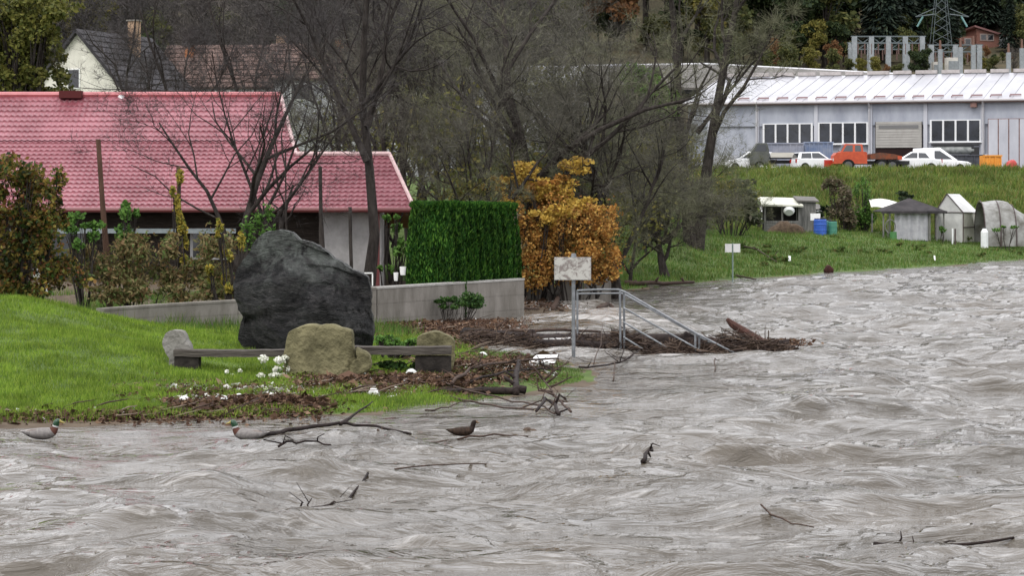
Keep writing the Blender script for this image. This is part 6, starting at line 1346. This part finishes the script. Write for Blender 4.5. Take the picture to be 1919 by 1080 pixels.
branch([(1150, 715, .02), (1152, 700, .15), (1160, 690, .22)], .012, .007, DRIFT, "short bent stick standing in the flood near the grass tip", seed=38)
branch([(1340, 700, .02), (1338, 690, .10), (1348, 688, .12)], .012, .006, DRIFT, "hooked stick poking out of the river beyond the handrail", seed=39)
branch([(1388, 464, .1), (1420, 475, .15), (1455, 495, .1)], .05, .03, DRIFT, "dead branch lying on the far bank behind the small white sign", side=3, seed=40)
branch([(1380, 519, .05), (1400, 524, .1), (1416, 526, .05)], .04, .03, DRIFT, "short dark log at the foot of the small white sign", "drift_log", "log", seed=41)
p = on(1553, 512, .05); rb = rock_mesh([(-.22, -.05), (.2, -.05), (.14, .2), (.0, .3), (-.17, .15)], .35, 3, rough=.08, seed=8); tag(rock_obj("drift_stump", rb, M("red brown stump", (.03, .013, .012), (.06, .025, .02), 6, .8), loc=p), "red brown stump at the far waterline", "stump")
p = on(993, 806, 0); rb = rock_mesh([(-.13, -.04), (.14, -.04), (.10, .025), (.02, .045), (-.1, .035)], .14, 4, rough=.01, seed=9, fine=.003); tag(rock_obj("driftwood_hump", rb, M("brown bark hump", (.03, .02, .015), (.10, .07, .05), 14, .8), loc=p), "hunched piece of brown bark drifting near the arched root", "driftwood")
p = on(1018, 690, .1); single("white_slab", MB().slab([(p.x - .27, p.y - .1, p.z + .02), (p.x + .20, p.y - .12, p.z + .0), (p.x + .28, p.y + .35, p.z + .13), (p.x - .12, p.y + .4, p.z + .12)], (0, -.3, .95), .05), TRASH, "white foam slab lying on the debris of the grass strip", "slab")
# loose sticks in the drift line, each one a thing
zones = [((560, 860), (690, 745), 46), ((850, 1000), (655, 720), 34), ((420, 560), (735, 785), 22), ((0, 420), (768, 792), 26), ((720, 960), (585, 645), 40), ((900, 1050), (555, 590), 14)]
k = 0
for (xa, xb), (ya, yb), n in zones:
    for i in range(n):
        px, py = DR.uniform(xa, xb), DR.uniform(ya, yb); p = on(px, py); a = DR.gauss(0, .5); ln = DR.uniform(.18, .7); t_ = DR.gauss(0, .16)
        e = p + Vector((math.cos(a) * ln, math.sin(a) * ln, ln * abs(t_) + .03)); e.z = max(e.z, gz(e.x, e.y) + .015); m_ = p.lerp(e, .5) + Vector((0, 0, DR.uniform(0, .04))); r = DR.uniform(.006, .018)
        p.z += .015
        where = ("strewn over the grass strip right of the bench", "in the debris below the notice board", "in the debris clump below the white flowers", "in the drift line along the lawn edge", "in the debris before the concrete wall", "stranded at the foot of the wall")[zones.index(((xa, xb), (ya, yb), n))]
        pale = DR.random() < .3
        single("drift_stick", MB().tube([p, m_, e], [r, r * .9, r * .5], 5), DRIFTP if pale else DRIFT, ("pale" if pale else "brown") + " loose stick " + where, "stick", "loose drift sticks, " + ("pale, " if pale else "brown, ") + where, smooth=True); k += 1
# leaf litter, straw and scraps: nobody could count it
def litter(name, mat, spots, size, seed, flat=.35):
    R_ = np.random.RandomState(seed); cs_ = []
    for (xa, xb, ya, yb, n, hgt) in spots:
        px = R_.uniform(xa, xb, n) + R_.normal(0, 22, n); t = R_.normal(0, .33, n).clip(-1, 1); mid = (ya + yb) / 2; py = mid + t * (yb - ya) / 2
        dd = np.geomspace(30, 110, 500)
        for i in range(n):
            x_ = (px[i] - CX) * dd / F; z_ = H - (py[i] - YH) * dd / F
            cs_.append((px[i], py[i], hgt * max(0, 1 - abs(t[i])) * R_.rand()))
    cs_ = np.array(cs_); n = len(cs_)
    # march all rays together
    pos = np.zeros((n, 3)); done = np.zeros(n, bool)
    for d in np.geomspace(30, 110, 260):
        x_ = (cs_[:, 0] - CX) * d / F; z_ = H - (cs_[:, 1] - YH) * d / F; g_ = np.maximum(ground(x_, np.full(n, d)), 0)
        hit_ = (~done) & (z_ <= g_); pos[hit_] = np.stack([x_, np.full(n, d), g_], -1)[hit_]; done |= hit_
    pos = pos[done]; pos[:, 2] += cs_[done, 2] + .012; n = len(pos)
    a = R_.normal(size=(n, 3)); a[:, 2] *= flat; a /= np.linalg.norm(a, axis=1, keepdims=True); b = np.cross(a, R_.normal(size=(n, 3))); b /= np.linalg.norm(b, axis=1, keepdims=True)
    s = (size * R_.lognormal(0, .5, n))[:, None]; asp = R_.uniform(.12, .8, n)[:, None]
    v = np.stack([pos - a * s, pos + b * s * asp, pos + a * s, pos - b * s * asp], 1).reshape(-1, 3)
    o = np_mesh(name, v, np.arange(len(v)).reshape(-1, 4), mat); o["kind"] = "stuff"; return o
LIT = leafM("sodden leaf litter", [(.035, .020, .014), (.08, .045, .03), (.13, .075, .045), (.05, .028, .02), (.20, .13, .08)], trans=.0, rough=.7)
LITW = leafM("pale scraps", [(.40, .38, .36), (.62, .61, .60), (.75, .75, .74), (.30, .24, .20)], trans=.0, rough=.5)
SP = [(-40, 380, 764, 800, 5200, .05), (330, 600, 735, 800, 5600, .10), (440, 560, 745, 785, 1800, .16), (330, 760, 712, 750, 3200, .03), (200, 900, 700, 770, 1500, .02), (560, 900, 690, 752, 9500, .12), (800, 1020, 655, 730, 5200, .14), (700, 960, 588, 645, 11000, .12), (860, 1060, 555, 590, 2600, .10), (860, 1100, 628, 662, 3600, .16), (1100, 1490, 640, 662, 4200, .12), (1420, 1488, 635, 660, 1200, .10), (1000, 1160, 535, 558, 1200, .08)]
litter("flood_debris", LIT, SP, .030, 1)
litter("pale_flotsam", LITW, [(320, 560, 722, 738, 700, .01), (480, 780, 716, 750, 1300, .03), (700, 900, 588, 625, 1000, .05), (330, 480, 740, 765, 150, .05), (560, 800, 695, 745, 600, .08), (850, 1010, 670, 720, 300, .1), (900, 1060, 555, 585, 380, .05), (0, 300, 765, 790, 90, .05), (860, 960, 605, 625, 300, .02)], .032, 2)
# bigger white scraps that stand out
for px, py, s in ((790, 588, .13), (852, 592, .10), (345, 757, .10), (420, 757, .09), (448, 750, .08), (700, 740, .09), (905, 668, .08), (770, 706, .12), (680, 712, .10), (1055, 553, .14)):
    p = on(px, py, 0); rb = rock_mesh([(-s, -.02), (s, -.02), (s * .7, s * .8), (-s * .2, s * 1.1), (-s * .8, s * .6)], s * 1.4, 3, rough=s * .2, seed=px % 17); tag(rock_obj("plastic_scrap", rb, TRASH, loc=p), "crumpled white plastic scrap lying in the flood debris", "scrap", "white plastic scraps in the debris")

# --- ducks
def duck(px, py, rz, mats, label, s=1.0, tilt=0.0):
    """one continuous body: tail, back, breast, neck, head and bill lofted as rings along a bent spine"""
    sp = [(-.285, .085, .006, .004, 4), (-.26, .080, .028, .012, 4), (-.22, .070, .055, .030, 4), (-.15, .052, .085, .060, 0), (-.06, .045, .105, .080, 0), (.03, .045, .108, .085, 0), (.10, .052, .095, .082, 0), (.15, .075, .070, .070, 1), (.174, .110, .043, .049, 1), (.180, .136, .037, .040, 3), (.184, .150, .040, .043, 2), (.192, .185, .046, .049, 2), (.210, .210, .046, .043, 2), (.240, .210, .034, .032, 2), (.256, .200, .020, .014, 5), (.285, .192, .019, .009, 5), (.308, .188, .012, .005, 5)]
    mb = MB(); n = 12; vs = []; fs = []
    P = [Vector((a, 0, b)) for a, b, *_ in sp]
    for i, (a, b, w, h_, mi) in enumerate(sp):
        t = (P[min(i + 1, len(P) - 1)] - P[max(0, i - 1)]).normalized(); u = Vector((-t.z, 0, t.x))
        for k in range(n): an = 2 * math.pi * k / n; vs.append(P[i] + Vector((0, 1, 0)) * math.cos(an) * w + u * math.sin(an) * h_)
    mb.v = [tuple(q * s) for q in vs]
    for i in range(len(sp) - 1):
        for k in range(n): mb.f.append((i * n + k, i * n + (k + 1) % n, (i + 1) * n + (k + 1) % n, (i + 1) * n + k)); mb.mi.append(sp[i + 1][4] if sp[i + 1][4] in (5,) else sp[i][4])
    mb.f.append(tuple(range(n))); mb.mi.append(4); mb.f.append(tuple((len(sp) - 1) * n + k for k in range(n))); mb.mi.append(5)
    p = on(px, py); r_ = root("duck", (p.x, p.y, wz_top(p.x, p.y, .42) + .004), label, "duck", rz=rz)
    o = obj("body", mb, mats[:6], r_, smooth=True); md = o.modifiers.new("smooth", 'SUBSURF'); md.levels = 1; md.render_levels = 2
    for sd in (-1, 1):
        wv = MB(); wv.prism([(-.24, .088), (-.16, .045), (.04, .040), (.09, .075), (.03, .108), (-.12, .112)], .012, sd * .088); wv.v = [(x_ * s, (y_ - sd * .03 * max(0, (z_ - .07) / .04) - sd * .035 * max(0, (-.10 - x_) / .14)) * s, z_ * s) for x_, y_, z_ in wv.v]
        w_ = obj("wing", wv, mats[6], r_, smooth=False); md = w_.modifiers.new("smooth", 'SUBSURF'); md.levels = 1; md.render_levels = 2
        obj("eye", MB().tube([(.214 * s, sd * .030 * s, .212 * s), (.214 * s, sd * .040 * s, .212 * s)], .006 * s, 8), mats[7], r_)
    return r_
DGREY = M("duck grey flank", (.13, .12, .115), (.21, .195, .185), 30, .8); DCHEST = M("duck brown breast", (.07, .03, .022), None, rough=.8); DGREEN = M("drake green head", (.008, .035, .016), (.012, .05, .02), 20, .35); DRING = M("white neck ring", (.45, .45, .44), None, rough=.8)
DBLK = M("black rump", (.015, .013, .013), (.3, .28, .27), 9, .8); DBILL = M("yellow bill", (.26, .21, .05), None, rough=.5); DWING = M("brown grey wing", (.13, .10, .085), (.22, .18, .16), 20, .8); DEYE = M("duck eye", (.005, .005, .005), None, rough=.1)
HEN = M("mottled brown hen", (.008, .006, .005), (.05, .032, .022), 40, .85, 8); HENH = M("hen head", (.012, .009, .008), (.03, .02, .016), 40, .8); HBILL = M("dull orange bill", (.12, .07, .03), None, rough=.6)
duck(78, 827, 0.05, [DGREY, DCHEST, DGREEN, DRING, DBLK, DBILL, DWING, DEYE], "green headed drake swimming beside the lawn edge")
duck(466, 824, math.radians(176), [DGREY, DCHEST, DGREEN, DRING, DBLK, DBILL, DWING, DEYE], "green headed drake turned towards the lawn at the end of the long branch")
duck(866, 816, 0.12, [HEN, HENH, HENH, HENH, HEN, HBILL, HEN, DEYE], "dark brown duck swimming between the branches", s=.80)

# --- white flowers by the centre stone
FLW = leafM("white petals", [(.70, .70, .62), (.80, .80, .74), (.62, .64, .50)], trans=.25); FST = leafM("flower stems and leaves", [(.05, .10, .025), (.09, .15, .04)], trans=.2)
FL = random.Random(8)
def flower(px, py, d, r, label, n=90):
    c_ = Vector(W(px, py, d)); z = gz(c_.x, d); f_ = root("white_flower", (c_.x, d, z), label, "flower", "white flowers by the centre stone" if "beside" in label else "white flowers low in the grass")
    mb = MB(); b = Vector((FL.uniform(-.06, .06), FL.uniform(-.05, .05), 0)); t_ = Vector((0, 0, c_.z - z)); mb.tube([b, b.lerp(t_, .5) + Vector((.02, 0, 0)), t_], [.006, .005, .004], 5)
    for k in range(3): q = b.lerp(t_, FL.uniform(.2, .8)); e = q + Vector((FL.uniform(-.09, .09), FL.uniform(-.06, .06), FL.uniform(.0, .06))); mb.slab([q, q.lerp(e, .5) + Vector((0, .012, .012)), e, q.lerp(e, .5) - Vector((0, .012, 0))], (0, 0, 1), .002)
    obj("stem", mb, FST, f_); v, fc = leaf_cloud([(0, 0, c_.z - z, r, r, r * .75, n)], .040, int(px), shell=.4, aspect=1.3); np_mesh("petals", v, fc, FLW, f_)
for px, py, r in ((494, 673, .085), (523, 676, .08), (534, 672, .07), (540, 684, .08), (545, 692, .07), (520, 693, .075), (513, 704, .08), (526, 705, .07), (537, 703, .08), (489, 705, .075), (518, 713, .055), (530, 716, .05), (500, 718, .05), (543, 710, .05)): flower(px, py, 40.6 + FL.uniform(-.3, .3), r, "white ragged flower head beside the yellowish centre stone", 110)
for px, py, r in ((425, 697, .035), (436, 704, .04), (444, 708, .04), (450, 695, .03), (430, 710, .035), (463, 722, .04)): flower(px, py, 40.8, r, "small cream flower in the grass under the left plank", 50)
leafy("flower_clump", 40.9, 515, [(515, 712, 40, 14, .3, 700, 0)], .04, GREEN, "leafy green clump under the white flowers", "plant", 41, shell=.2, stem_r=.006)
leafy("low_shrub", 41.9, 745, [(735, 690, 45, 16, .3, 700, 0), (780, 690, 30, 14, .3, 400, 0)], .045, leafM("deep green weeds", [(.015, .035, .01), (.03, .065, .015), (.05, .1, .02)], trans=.2), "dark green weeds under the right plank of the bench", "shrub", 42, shell=.2, stem_r=.008)
